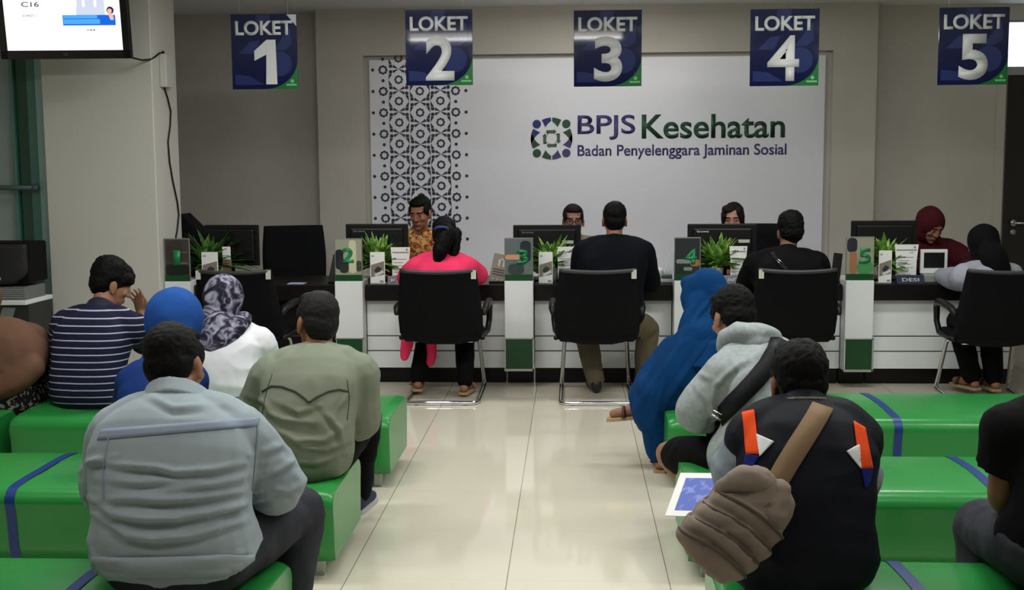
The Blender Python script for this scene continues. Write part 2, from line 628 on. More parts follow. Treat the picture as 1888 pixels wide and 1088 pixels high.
# ------------------------------------------------------------------ LOKET signs hanging from the ceiling
sw_, sh_ = 0.455, 0.505
num_w = {'1': 0.145, '2': 0.195, '3': 0.19, '4': 0.21, '5': 0.19}
seen = ['navy LOKET 1 sign with a glinting corner, nearest the pillar', 'navy LOKET 2 sign hanging over the lattice decal', 'navy LOKET 3 sign hanging above the wall emblem', 'navy LOKET 4 sign hanging right of the wall lettering', 'navy LOKET 5 sign hanging nearest the lit transom']
for i, (x0, y1, x1) in enumerate(((429, 165, 551), (749, 158, 870), (1058, 160, 1178), (1382, 159, 1503), (1728, 157, 1849))):
    n_ = str(i + 1)
    a = P(x0, y1, 8.0)
    s = empty('hanging_sign', a, seen[i], 'sign', 'counter number signs')
    p = MB()
    p.box(0, sw_, 0, 0.008, 0, sh_, 0.002, 1)
    p.build('panel', m_navy, s)
    p = MB()
    for poly in (circ(0.33, 0.17, 0.085, 28), [(0.02, 0.03), (0.22, 0.03), (0.12, 0.09), (0.02, 0.10)], [(0.05, 0.24), (0.13, 0.32), (0.2, 0.33), (0.16, 0.24)], [(0.29, 0.26), (0.41, 0.42), (0.42, 0.30), (0.37, 0.26)], [(0.16, 0.40), (0.26, 0.40), (0.27, 0.50), (0.18, 0.50)]):
        poly_plate(p.bm, poly, 0, 0.0008)
    p.build('ghost_pattern', m_navy2, s)
    p = MB()
    arc = [(0.225 + 0.23 * math.sin(t), 0.20 - 0.20 * math.cos(t)) for t in [k * math.pi / 2 / 12 for k in range(13)]]
    for q0, q1 in zip(arc[:-1], arc[1:]):
        poly_plate(p.bm, [q0, (q0[0], 0.0) if False else (sw_, 0.0), q1], 0, 0.0012)
    gc = p.build('corner_accent', m_green, s)
    p = MB()
    poly_plate(p.bm, circ(0.415, 0.053, 0.012, 12), 0, 0.0018)
    poly_plate(p.bm, [(0.375, 0.022), (0.445, 0.022), (0.445, 0.034), (0.375, 0.034)], 0, 0.0018)
    p.build('corner_emblem', m_green2, gc)
    text('lettering', 'LOKET', m_letter, s, (0.030, -0.0008, 0.362), 0.098, 0.395, 0.030, 0.0012)
    if i == 0:
        p = MB()
        poly_plate(p.bm, [(0.235, 0.032), (0.312, 0.032), (0.306, 0.332), (0.244, 0.332)], -0.0008, 0.0016)
        poly_plate(p.bm, [(0.244, 0.332), (0.158, 0.258), (0.158, 0.192), (0.240, 0.232)], -0.0008, 0.0016)
        p.build('number', m_letter, s)
    else:
        text('number', n_, m_letter, s, ((0.155 if i == 0 else 0.135) - (0.02 if n_ == '4' else 0), -0.0008, 0.032), 0.30, num_w[n_], 0.020 if n_ == '4' else 0.034, 0.0016)
    p = MB()
    for x in (0.06, sw_ - 0.06):
        p.tube([(x, 0.004, sh_ - 0.005), (x, 0.004, CEIL - a.z)], 0.0008, 5)
    p.build('hanging_cord', M('clear_cord', (170, 170, 170), 0.3), s)
    if i == 0:
        p = MB()
        poly_plate(p.bm, [(0.385, sh_ - 0.005), (0.452, sh_ - 0.005), (0.452, sh_ - 0.085)], 0, 0.0012)
        p.build('peeling_film', M('clear_film', (168, 174, 186), 0.25, coat=0.5), s)

# ------------------------------------------------------------------ ceiling lamp fixtures
lamp_m = M('lamp_diffuser', (255, 250, 240), 0.5, emit=((255, 248, 236), 9.0))
fx_m = M('lamp_housing', (225, 225, 222), 0.5)
where = ['over the nearest left bench end', 'over the near left side of the aisle', 'over the near right side of the aisle', 'over the nearest right bench end', 'over the middle left benches', 'shaped as a long tube over the aisle', 'right of the long tube lamp', 'over the far right middle bench', 'near the pillar end counters', 'near the fourth counter', 'over the staff side']
for (x, y, sx, sy, w_), wh in zip(LIGHTS, where):
    s = empty('ceiling_lamp', (x, y, CEIL), 'white rectangular ceiling lamp ' + wh, 'lamp', 'ceiling lamps')
    p = MB()
    p.box(-sx / 2 - 0.01, sx / 2 + 0.01, -sy / 2 - 0.01, sy / 2 + 0.01, -0.02, 0.0, 0.004, 1)
    p.build('housing', fx_m, s)
    p = MB()
    p.box(-sx / 2, sx / 2, -sy / 2, sy / 2, -0.066, -0.02)
    p.build('diffuser', lamp_m, s)
# ------------------------------------------------------------------ counters
YP = 8.07            # pedestal front
YF = 8.20            # drawer front
PED = [(303, 350), (617, 668), (930, 983), (1243, 1292), (1560, 1612)]
ordn = ['beside the pillar', 'left of the pink-shirted visitor', 'left of the visitor in the black sweater', 'behind the blue-hijab visitor', 'near the right end']
ped_x = []
poster = {  # simple printed picture patches: (x0,x1,z0,z1,colour) fractions of the board
    1: [(0.0, 1, 0, 1, (60, 54, 50)), (0.05, 0.75, 0.35, 0.95, (52, 46, 44)), (0.45, 0.95, 0.62, 0.66, (98, 88, 80)), (0.45, 0.95, 0.30, 0.36, (110, 92, 78)), (0.0, 1.0, 0.0, 0.3, (10, 22, 16))],
    2: [(0, 1, 0, 1, (150, 152, 132)), (0.0, 0.3, 0.15, 0.72, (26, 30, 40)), (0.15, 0.5, 0.05, 0.45, (38, 44, 42)), (0.52, 0.8, 0.05, 0.98, (196, 194, 166)), (0.8, 1.0, 0.1, 0.4, (60, 62, 52))],
    3: [(0, 1, 0, 1, (92, 106, 108)), (0.55, 0.95, 0.35, 0.95, (30, 42, 48)), (0.1, 0.7, 0.0, 0.3, (48, 64, 62)), (0.0, 0.55, 0.42, 0.56, (196, 150, 112)), (0.7, 1.0, 0.0, 0.32, (100, 112, 110))],
    4: [(0, 1, 0, 1, (40, 40, 46)), (0.05, 0.62, 0.3, 0.42, (128, 138, 138)), (0.62, 1.0, 0.22, 0.42, (150, 104, 72)), (0.1, 0.5, 0.05, 0.22, (16, 44, 34)), (0.35, 0.7, 0.1, 0.2, (120, 140, 120))],
    5: [(0, 1, 0, 1, (142, 146, 128)), (0.0, 0.38, 0.6, 1.0, (36, 38, 52)), (0.1, 0.38, 0.0, 0.62, (156, 106, 76)), (0.38, 1, 0.0, 0.36, (70, 138, 84))],
}
for i, (xa, xb) in enumerate(PED):
    a, b_ = P(xa, 520, YP), P(xb, 520, YP)
    x0, x1 = a.x, b_.x
    ped_x.append((x0, x1))
    zt = 0.752
    s = empty('counter_pedestal', ((x0 + x1) / 2, YP, 0), 'white counter pedestal with a green lower panel under board number %d' % (i + 1), 'pedestal', 'counter pedestals')
    w2 = (x1 - x0) / 2
    p = MB()
    p.box(-w2, w2, 0.0, 0.4, 0.12, zt, 0.003, 1)
    p.build('body', m_white, s)
    p = MB()
    p.box(-w2 + 0.006, w2 - 0.006, -0.006, 0.0, 0.135, 0.345, 0.002, 1)
    p.build('green_panel', m_green_dk, s)
    p = MB()
    for q in ((-w2 - 0.004, w2 + 0.004, 0.118, 0.135), (-w2 - 0.004, w2 + 0.004, 0.345, 0.352), (w2 - 0.006, w2 + 0.006, 0.118, 0.352)):
        p.box(q[0], q[1], -0.010, 0.004, q[2], q[3])
    p.build('edge_trim', m_trim, s)
    p = MB()
    p.box(-w2 + 0.01, w2 - 0.01, 0.2, 0.39, 0.0, 0.12)
    p.build('plinth', m_darkwood, s)
    # number board standing on the pedestal
    hb = 0.30 if i else 0.305
    n = empty('number_board', ((x0 + x1) / 2, YP + 0.02, zt), 'small acrylic picture board with green number %d standing on its pedestal' % (i + 1), 'board', 'numbered boards on the pedestals')
    p = MB()
    p.box(-w2, w2, 0.0, 0.012, 0.0, hb, 0.002, 1)
    bd = p.build('panel', M('board_back', (120, 124, 116), 0.3, coat=0.5), n)
    mats = []
    p = MB()
    for j, (u0, u1, v0, v1, colr) in enumerate(poster[i + 1]):
        W_, H_ = 2 * w2 - 0.012, hb - 0.052
        X0, X1 = -w2 + 0.006 + u0 * W_, -w2 + 0.006 + u1 * W_
        Z0, Z1 = 0.044 + v0 * H_, 0.044 + v1 * H_
        k0 = len(p.bm.faces)
        y_ = -0.0006 - 0.0006 * j
        if j == 0:
            pts = [(X0, Z0), (X1, Z0), (X1, Z1), (X0, Z1)]
        else:   # soft-cornered blob
            rr = 0.4 * min(X1 - X0, Z1 - Z0)
            pts = []
            for cx, cz, st in ((X1 - rr, Z0 + rr, -90), (X1 - rr, Z1 - rr, 0), (X0 + rr, Z1 - rr, 90), (X0 + rr, Z0 + rr, 180)):
                for t in range(4):
                    an = R(st + 30 * t)
                    pts.append((cx + rr * math.cos(an), cz + rr * math.sin(an)))
        f0 = [p.bm.verts.new((x, y_, z)) for x, z in pts]
        p.bm.faces.new(f0)
        p.bm.faces.ensure_lookup_table()
        for f in list(p.bm.faces)[k0:]:
            f.material_index = j
        mats.append(M('print_%d_%d' % (i + 1, j), colr, 0.35, coat=0.3))
    p.build('picture', mats, n)
    p = MB()
    p.box(-w2 + 0.004, w2 - 0.004, -0.006, 0.0, 0.002, 0.044)
    p.build('base_strip', m_green_dk, n)
    nx = {1: 0.36, 2: 0.28, 3: 0.42, 4: 0.40, 5: 0.45}[i + 1] * 2 * w2 - w2
    text('number', str(i + 1), m_num_green, n, (nx, -0.005, 0.115 if i != 1 else 0.13), 0.105, 0.05 if i == 0 else 0.082, 0.03, 0.0012)

# desk units between the pedestals
ends = [ped_x[k + 1][0] for k in range(4)] + [P(1868, 700, YF).x]
who = ['counter one beside the pillar', 'counter two of the pink-shirted visitor', 'counter three of the visitor in black', 'counter four of the visitor with the shoulder strap', 'counter five at the right end']
deskrng = []
for i in range(5):
    x0, x1 = ped_x[i][1] + 0.006, ends[i] - 0.006
    deskrng.append((x0, x1))
    s = empty('service_counter', ((x0 + x1) / 2, YF, 0), ('white drawer-front desk with dark worktop, ' if i else 'all-dark desk, ') + who[i], 'counter', 'service counters')
    w2 = (x1 - x0) / 2
    p = MB()
    p.box(-w2, w2, -0.06, 0.66, 0.605, 0.72, 0.006, 1)
    p.build('worktop', m_darkwood, s)
    p = MB()
    for z0, z1 in ((0.352, 0.605), (0.245, 0.342), (0.118, 0.235)):
        p.box(-w2, w2, 0.0, 0.03, z0, z1, 0.002, 1)
    p.build('front_panel', m_white if i else m_darkwood, s)
    p = MB()
    p.box(-w2, w2, 0.008, 0.03, 0.118, 0.605)
    p.build('groove_backing', m_groove, s)
    p = MB()
    p.box(-w2, w2, 0.07, 0.64, 0.0, 0.118)
    p.build('plinth', m_darkwood, s)
    p = MB()
    p.box(-w2, -w2 + 0.03, 0.03, 0.6, 0.118, 0.605)
    p.box(w2 - 0.03, w2, 0.03, 0.6, 0.118, 0.605)
    p.build('side_panel', m_white, s)

TOPZ = 0.72


def desk_at(px, Y):
    """x of a pixel column at depth Y on the worktop"""
    q = P(px, 500, Y)
    return q.x


# ---- monitors seen from behind
mon = [(375, 477, 415, 474, 8.46, 'black monitor back at counter one beside the plant', -0.05), (637, 752, 413, 466, 8.50, 'black monitor back at counter two before the batik-shirted clerk', 0.0), (946, 1071, 415, 462, 8.46, 'black monitor back at counter three below the clerk with glasses', 0.0), (1268, 1396, 413, 470, 8.46, 'black monitor back with bright maker name at counter four', 0.0), (1570, 1692, 407, 462, 8.46, 'black monitor back at counter five beside the maroon hijab', 0.0)]
for i, (xa, xb, ya, yb, Y, lb, rz) in enumerate(mon):
    a, b_ = P(xa, ya, Y), P(xb, ya, Y)
    w2 = (b_.x - a.x) / 2
    zt = a.z
    s = empty('computer_monitor', ((a.x + b_.x) / 2, Y, TOPZ), lb, 'monitor', 'monitors on the counters', rz)
    h = 0.30
    zt -= TOPZ
    p = MB()
    p.box(-w2, w2, 0, 0.022, zt - h, zt, 0.006, 2)
    p.box(-w2 * 0.85, w2 * 0.85, -0.022, 0.0, zt - h + 0.03, zt - 0.03, 0.012, 2)
    cs = p.build('casing', m_black, s)
    p = MB()
    p.box(-w2 + 0.012, w2 - 0.012, 0.022, 0.0235, zt - h + 0.02, zt - 0.012)
    p.build('screen', M('screen_glow', (120, 140, 170), 0.3, emit=((120, 150, 200), 0.25)), s)
    p = MB()
    p.box(-0.03, 0.03, -0.045, -0.02, 0.01, zt - h * 0.45, 0.006, 1)
    p.box(-0.11, 0.11, -0.10, 0.10, 0.0, 0.014, 0.005, 1)
    p.build('stand', m_black, s)
    if i != 0 and i != 4:
        text('maker_name', 'lenovo', m_letter if i == 3 else m_tape_grey, s, (-w2 * 0.74, -0.0225, zt - 0.062), 0.018, 0.085, 0.03, 0.0008)
    if i in (2, 3):
        p = MB()
        p.box(w2 * 0.45, w2 * 0.78, -0.0235, -0.022, zt - 0.135, zt - 0.112)
        p.build('label_sticker', m_tagw, s)

# ---- plants
def plant(px, py_top, Y, rad, seed, label, light, n=70):
    q = P(px, py_top, Y)
    s = empty('potted_plant', (q.x, Y, TOPZ), label, 'plant', 'desk plants')
    H = q.z - TOPZ
    rnd = random.Random(seed)
    p = MB()
    p.loft([(Vector((0, 0, z)), Vector((r, 0, 0)), Vector((0, r, 0)), 2) for z, r in ((0, 0.038), (0.05, 0.044), (0.10, 0.052), (0.105, 0.054))])
    pot = p.build('pot', M('white_pot', (205, 205, 198), 0.5), s, True)
    p = MB()
    p.cyl((0, 0), 0.046, 0.100, 0.107)
    p.build('soil', m_soil, pot)
    p = MB()
    for k in range(n):
        az = rnd.uniform(0, 2 * math.pi)
        el = rnd.uniform(0.05, 1.2)
        L = rnd.uniform(0.55, 1.0) * (H - 0.09) * 1.0
        wd = rnd.uniform(0.012, 0.024)
        hz = math.cos(el) * rad / (H - 0.09) * 2.1
        d0 = Vector((math.cos(az) * hz, math.sin(az) * hz, math.sin(el)))
        side = Vector((-math.sin(az), math.cos(az), 0))
        base = Vector((rnd.uniform(-0.02, 0.02), rnd.uniform(-0.02, 0.02), 0.10 + rnd.uniform(0, 0.05)))
        prev = None
        for t in range(6):
            f = t / 5
            c_ = base + d0 * L * f + Vector((0, 0, -0.30 * L * f * f * math.cos(el)))
            c_.y = max(c_.y, -0.095 + 0.01 * math.sin(k))
            c_.z = max(c_.z, 0.05 + 0.01 * math.cos(k))
            ww = wd * math.sin(math.pi * min(1, 0.12 + f * 0.88)) ** 0.7 if t < 5 else 0.0008
            up_ = Vector((0, 0, 0.004))
            row = [p.bm.verts.new(c_ - side * ww), p.bm.verts.new(c_ - up_), p.bm.verts.new(c_ + side * ww)]
            if prev:
                p.bm.faces.new((prev[0], prev[1], row[1], row[0]))
                p.bm.faces.new((prev[1], prev[2], row[2], row[1]))
            prev = row
    p.build('foliage', m_leaf if light else m_leaf2, s, True)


plant(383, 414, 8.36, 0.19, 1, 'dark spreading desk plant at counter one', False, 150)
plant(694, 420, 8.32, 0.125, 2, 'round bright desk plant beside number board 2', True, 150)
plant(1015, 426, 8.32, 0.14, 3, 'yellow-green desk plant beside number board 3', True, 110)
plant(1322, 428, 8.32, 0.13, 4, 'spiky desk plant beside number board 4', True, 120)
plant(1632, 424, 8.32, 0.12, 5, 'low grassy desk plant beside number board 5', True, 150)

# ---- brochure holders, paper stands, name plates, rating stands
def brochure(xa, xb, ya, Y, label, group='brochure stands'):
    a, b_ = P(xa, ya, Y), P(xb, ya, Y)
    w2 = (b_.x - a.x) / 2
    h = a.z - TOPZ
    s = empty('brochure_stand', ((a.x + b_.x) / 2, Y, TOPZ), label, 'brochure', group)
    p = MB()
    p.box(-w2, w2, 0.0, 0.006, 0.0, h, 0.001, 1)
    p.box(-w2, w2, 0.0, 0.07, 0.0, 0.006)
    p.build('card', m_white_matt, s)
    p = MB()
    for poly in ([(-0.9, 0.22), (0.9, 0.30), (0.9, 0.72), (-0.9, 0.60)],):
        poly_plate(p.bm, [(x * w2, z * h) for x, z in poly], 0, 0.0008)
    pr = p.build('photo_print', M('print_grey', (128, 118, 106), 0.5), s)
    p = MB()
    poly_plate(p.bm, [(-0.5 * w2, 0.42 * h), (0.1 * w2, 0.30 * h), (0.6 * w2, 0.5 * h), (0.0, 0.56 * h)], 0, 0.0014)
    p.build('dark_print', M('print_dark', (44, 44, 46), 0.5), pr)
    p = MB()
    poly_plate(p.bm, [(-0.3 * w2, 0.24 * h), (0.85 * w2, 0.36 * h), (0.75 * w2, 0.44 * h), (-0.45 * w2, 0.32 * h)], 0, 0.0015)
    p.build('light_print', M('print_light', (200, 204, 208), 0.5), pr)
    p = MB()
    p.box(-0.8 * w2, -0.45 * w2, -0.0012, 0, 0.86 * h, 0.90 * h)
    p.box(0.3 * w2, 0.8 * w2, -0.0012, 0, 0.06 * h, 0.12 * h)
    p.build('header_print', M('print_blue', (120, 140, 170), 0.5), pr)


brochure(371, 401, 465, 8.18, 'white brochure stand in front of the counter one plant')
brochure(682, 709, 465, 8.18, 'white brochure stand right of number board 2')
brochure(993, 1019, 465, 8.18, 'white brochure stand right of number board 3')
brochure(1621, 1645, 462, 8.18, 'white brochure stand right of number board 5')
# small leaflet card behind the counter-one stand
a = P(408, 455, 8.3)
s = empty('leaflet_card', (P(417, 455, 8.3).x, 8.3, TOPZ), 'small tan and white leaflet leaning right of the counter one brochure', 'leaflet')
p = MB()
p.box(-0.03, 0.035, 0, 0.004, 0.0, 0.17)
p.build('card', M('leaflet_tan', (128, 112, 86), 0.6), s)
p = MB()
p.box(-0.03, 0.03, 0, 0.004, 0.17, a.z - TOPZ)
p.build('header', m_white_matt, s)


def paper(xa, xb, ya, Y, label):
    a, b_ = P(xa, ya, Y), P(xb, ya, Y)
    w2 = (b_.x - a.x) / 2
    h = a.z - TOPZ
    s = empty('paper_stand', ((a.x + b_.x) / 2, Y, TOPZ), label, 'paper stand', 'printed sheets in stands')
    p = MB()
    p.prism([(-w2 * 0.85, 0.0), (w2 * 0.85, 0.0), (w2 * 0.86, h * 0.55), (w2, h), (-w2, h), (-w2 * 0.86, h * 0.55)], 0, 0.005)
    p.box(-w2 * 0.8, w2 * 0.8, 0.0, 0.06, 0, 0.005)
    p.build('sheet', m_white_matt, s)
    p = MB()
    for k in range(7):
        p.box(-w2 * 0.7, w2 * (0.6 - 0.2 * (k % 3)), -0.001, 0, h * (0.12 + 0.09 * k), h * (0.12 + 0.09 * k) + 0.004)
    p.box(-w2 * 0.85, w2 * 0.85, -0.001, 0, h * 0.84, h * 0.87)
    p.box(w2 * 0.6, w2 * 0.75, -0.001, 0, h * 0.90, h * 0.96)
    p.build('print_lines', M('print_line_grey', (120, 124, 130), 0.7), s)


paper(720, 756, 456, 8.24, 'printed white sheet in a stand beside the counter two plant')
paper(1026, 1062, 455, 8.24, 'printed white sheet in a stand beside the counter three plant')
paper(1345, 1378, 454, 8.24, 'printed white sheet in a stand beside the counter four plant')
paper(1650, 1694, 451, 8.24, 'printed white sheet in a stand beside the counter five plant')


def nameplate(xa, xb, ya, Y, txt, label, vis=1.0):
    a, b_ = P(xa, ya, Y), P(xb, ya, Y)
    w2 = (b_.x - a.x) / 2
    s = empty('name_plate', ((a.x + b_.x) / 2, Y, TOPZ), label, 'name plate', 'clerk name plates')
    p = MB()
    p.bm.faces.ensure_lookup_table()
    h = 0.058
    t = bmesh.new()
    v = [t.verts.new(q) for q in ((-w2, 0, 0), (w2, 0, 0), (w2, 0.06, 0), (-w2, 0.06, 0), (-w2, 0.028, h), (w2, 0.028, h))]
    for f in ((0, 1, 2, 3), (0, 4, 5, 1), (3, 2, 5, 4), (0, 3, 4), (1, 5, 2)):
        t.faces.new([v[k] for k in f])
    bmesh.ops.recalc_face_normals(t, faces=t.faces)
    p.add(t)
    p.build('plate', M('plate_navy', (30, 36, 62), 0.3), s)
    o = text('lettering', txt, m_letter, s, (-w2 * (0.62 if vis > 0.9 else 0.78), 0.0048, 0.014), 0.026, w2 * 1.25 * vis, 0.02, 0.0008)
    o.rotation_euler = (-math.atan2(0.028, h), 0, 0)


nameplate(714, 772, 520, 8.17, 'MI', 'navy name plate starting MI on counter two', 0.34)
nameplate(1334, 1372, 520, 8.17, 'ANITA', 'navy name plate ANITA on counter four')
nameplate(1654, 1705, 520, 8.17, 'DESI', 'navy name plate DESI on counter five')


def rating(px, pyt, pyb, wpx, lean, mt, label, house=False):
    Y = 8.26
    base = P(px, pyb, Y)
    h = 0.21
    s = empty('rating_stand', (base.x, Y, TOPZ), label, 'stand', 'leaning rating stands')
    w2 = wpx * Y / F_PX / 2
    p = MB()
    p.box(-w2, w2, 0.0, 0.016, 0.0, h, 0.003, 1)
    o = p.build('board', mt, s)
    o.rotation_euler = (R(-12), R(lean), 0)
    p = MB()
    p.box(-w2 * 0.9, w2 * 0.9, -0.02, 0.09, 0.0, 0.014, 0.003, 1)
    p.build('foot', m_black, s)
    if house:
        p = MB()
        for pl in ([(-0.022, 0.12), (-0.010, 0.12), (-0.010, 0.165), (-0.022, 0.155)], [(0.010, 0.12), (0.022, 0.12), (0.022, 0.155), (0.010, 0.165)], [(-0.026, 0.152), (0.0, 0.172), (0.026, 0.152), (0.026, 0.162), (0.0, 0.182), (-0.026, 0.162)]):
            poly_plate(p.bm, pl, 0, 0.001)
        p.build('printed_mark', m_letter, o)
        for k in range(3):
            p = MB()
            p.box(-w2 * 0.7 + k * w2 * 0.5, -w2 * 0.7 + k * w2 * 0.5 + 0.012, -0.001, 0, 0.022, 0.030)
            p.build('printed_dot', m_letter, o)
        p = MB()
        for k in range(3):
            p.box(-w2 * 0.75, w2 * 0.75, -0.001, 0, 0.055 + 0.018 * k, 0.063 + 0.018 * k)
        p.build('printed_lines', M('line_dark', (60, 58, 54), 0.7), o)


rating(917, 468, 519, 34, 12, M('board_taupe', (128, 124, 112), 0.5), 'taupe leaning rating board left of number board 3', True)
rating(611, 470, 519, 14, 10, m_black, 'black leaning rating board left of number board 2')
rating(1540, 460, 515, 16, 8, m_black, 'dark leaning rating board left of number board 5')
# card printer at counter four: white curved body with leaning card tray
base = P(1218, 520, 8.3)
s = empty('receipt_printer', (base.x, 8.3, TOPZ), 'white receipt printer with upright tray left of number board 4', 'printer')
p = MB()
p.box(-0.09, 0.02, -0.05, 0.1, 0.02, 0.10, 0.025, 3)
p.box(-0.08, 0.09, -0.06, 0.1, 0.0, 0.03, 0.006, 1)
p.build('body', m_white, s, True)
p = MB()
p.box(-0.028, 0.028, 0.0, 0.014, 0.0, 0.21, 0.004, 1)
o = p.build('tray', M('printer_tray', (190, 196, 204), 0.35), s)
o.location = (0.045, 0.0, 0.02)
o.rotation_euler = (R(-8), R(14), 0)
p = MB()
p.box(0.0, 0.08, -0.055, -0.02, 0.03, 0.06, 0.008, 1)
p.build('lever', m_tape_grey, s)

# white payment terminal on counter five
a, b_ = P(1698, 460, 8.28), P(1748, 460, 8.28)
s = empty('desk_terminal', ((a.x + b_.x) / 2, 8.28, TOPZ), 'small white-framed desk terminal with black screen on counter five', 'terminal')
w2 = (b_.x - a.x) / 2
h = a.z - TOPZ
p = MB()
p.box(-w2, w2, 0, 0.02, 0.06, h, 0.004, 1)
fr = p.build('screen_frame', m_white, s)
p = MB()
p.box(-w2 * 0.76, w2 * 0.76, -0.002, 0.0, 0.10, h - 0.022)
p.build('screen', m_black, fr)
p = MB()
p.box(-w2 * 0.9, w2 * 0.9, -0.06, 0.04, 0.0, 0.06, 0.01, 2)
p.build('keypad_base', M('terminal_grey', (134, 142, 134), 0.5), s)
# black slanted file box at counter one, behind the number board
a = P(333, 394, 8.55)
s = empty('file_box', (P(346, 500, 8.55).x, 8.55, TOPZ), 'black slanted file box behind number board 1', 'file box')
p = MB()
x0 = a.x - P(346, 500, 8.55).x
p.prism([(x0, 0), (x0 + 0.22, 0), (x0 + 0.22, 0.28), (x0 + 0.10, a.z - TOPZ - 0.10), (x0, a.z - TOPZ)], 0, 0.22, 0.004)
p.build('body', m_black_matt, s)
p = MB()
p.box(x0 + 0.02, x0 + 0.07, -0.002, 0, 0.1, 0.16)
p.build('label_holder', m_tape_grey, s)
# blue-white leaflet lying on counter one
q = P(548, 510, 8.25)
p = MB()
p.box(-0.06, 0.06, -0.05, 0.05, 0, 0.003)
o = p.build('folded_leaflet', M('leaflet_blue_white', (170, 186, 216), 0.4), None, False, (q.x, 8.24, TOPZ + 0.0005))
tag(o, 'blue-white leaflet lying on the counter one worktop', 'leaflet')
# ------------------------------------------------------------------ visitor chairs (cantilever, mesh back)
def make_chair():
    s = empty('visitor_chair', (0, 0, 0))
    p = MB()   # backrest: curved sheet, rolled top
    out = [(-0.245, 0.89), (0.245, 0.89), (0.262, 0.72), (0.275, 0.58), (0.272, 0.47), (0.25, 0.415), (0.10, 0.375), (-0.10, 0.375), (-0.25, 0.415), (-0.272, 0.47), (-0.275, 0.58), (-0.262, 0.72)]
    t = bmesh.new()
    nx, nz = 12, 16
    grid = []

    def half(z):
        pts = [(0.375, 0.10), (0.415, 0.25), (0.47, 0.272), (0.58, 0.275), (0.72, 0.262), (0.89, 0.245)]
        for (z0, w0), (z1, w1) in zip(pts[:-1], pts[1:]):
            if z <= z1:
                return w0 + (w1 - w0) * (z - z0) / (z1 - z0)
        return pts[-1][1]

    for side in (0, 1):
        g = []
        for j in range(nz + 1):
            z = 0.375 + (0.89 - 0.375) * j / nz
            row = []
            for i in range(nx + 1):
                f = -1 + 2 * i / nx
                x = f * half(z)
                zz = z - (0.012 * (1 - f * f) if j == nz else 0)
                y = -0.215 - 0.16 * max(0, (z - 0.44) / 0.45) - 0.03 * (1 - f * f) * min(1, max(0, (z - 0.4) / 0.2)) + (0.10 if z < 0.40 else 0.05 if z < 0.43 else 0.0) + side * 0.022
                row.append(t.verts.new((x, y, zz)))
            g.append(row)
        grid.append(g)
    for side in (0, 1):
        g = grid[side]
        for j in range(nz):
            for i in range(nx):
                q = (g[j][i], g[j][i + 1], g[j + 1][i + 1], g[j + 1][i])
                t.faces.new(q if side == 0 else q[::-1])
    a, c_ = grid
    for j in range(nz):
        t.faces.new((a[j][0], a[j + 1][0], c_[j + 1][0], c_[j][0]))
        t.faces.new((a[j][nx], c_[j][nx], c_[j + 1][nx], a[j + 1][nx]))
    for i in range(nx):
        t.faces.new((a[0][i], c_[0][i], c_[0][i + 1], a[0][i + 1]))
        t.faces.new((a[nz][i], a[nz][i + 1], c_[nz][i + 1], c_[nz][i]))
    p.add(t)
    bk = p.build('backrest', m_mesh, s, True)
    p = MB()
    p.tube([(-0.243 + 0.486 * k / 12, -0.365 - 0.03 * (1 - (-1 + k / 6) ** 2), 0.888 - 0.012 * (1 - (-1 + k / 6) ** 2)) for k in range(13)], 0.013, 8)
    p.build('top_rail', M('chair_rail_grey', (44, 46, 48), 0.5) if 'chair_rail_grey' not in bpy.data.materials else bpy.data.materials['chair_rail_grey'], s, True)
    p = MB()
    p.box(-0.25, 0.25, -0.22, 0.27, 0.405, 0.455, 0.022, 3)
    p.build('seat', m_mesh, s, True)
    for sx in (-1, 1):
        p = MB()
        p.tube([(sx * 0.285, -0.27, 0.60), (sx * 0.292, -0.20, 0.632), (sx * 0.292, 0.0, 0.640), (sx * 0.290, 0.14, 0.634), (sx * 0.288, 0.20, 0.60), (sx * 0.285, 0.20, 0.50), (sx * 0.275, 0.16, 0.43), (sx * 0.25, 0.0, 0.415), (sx * 0.268, -0.19, 0.43)], [0.016, 0.024, 0.026, 0.026, 0.022, 0.02, 0.02, 0.018, 0.016], 10)
        p.build('armrest', m_black, s, True)
    p = MB()
    path = [(0.20, 0.15, 0.40), (0.212, 0.22, 0.36), (0.235, 0.36, 0.04), (0.236, 0.37, 0.022), (0.236, 0.33, 0.014), (0.236, -0.22, 0.014), (0.230, -0.262, 0.014), (0.205, -0.285, 0.014)]
    full = path + [(-x, y, z) for x, y, z in path[::-1]]
    p.tube(full, 0.0145, 10)
    p.tube([(-0.2, 0.15, 0.398), (0.2, 0.15, 0.398)], 0.011, 8)
    p.tube([(-0.2, -0.12, 0.398), (0.2, -0.12, 0.398)], 0.011, 8)
    fr = p.build('sled_frame', m_chrome, s, True)
    for sx in (-1, 1):
        p = MB()
        p.box(sx * 0.16 - 0.016, sx * 0.16 + 0.016, -0.295, -0.272, 0.0, 0.012)
        p.build('floor_glide', m_black, fr)
    return s


def add_tag(ch, sx):
    p = MB()
    p.box(sx * 0.228 - 0.016, sx * 0.228 + 0.016, -0.3815, -0.379, 0.835, 0.892)
    o = p.build('inventory_tag', m_tagw, ch)
    return o


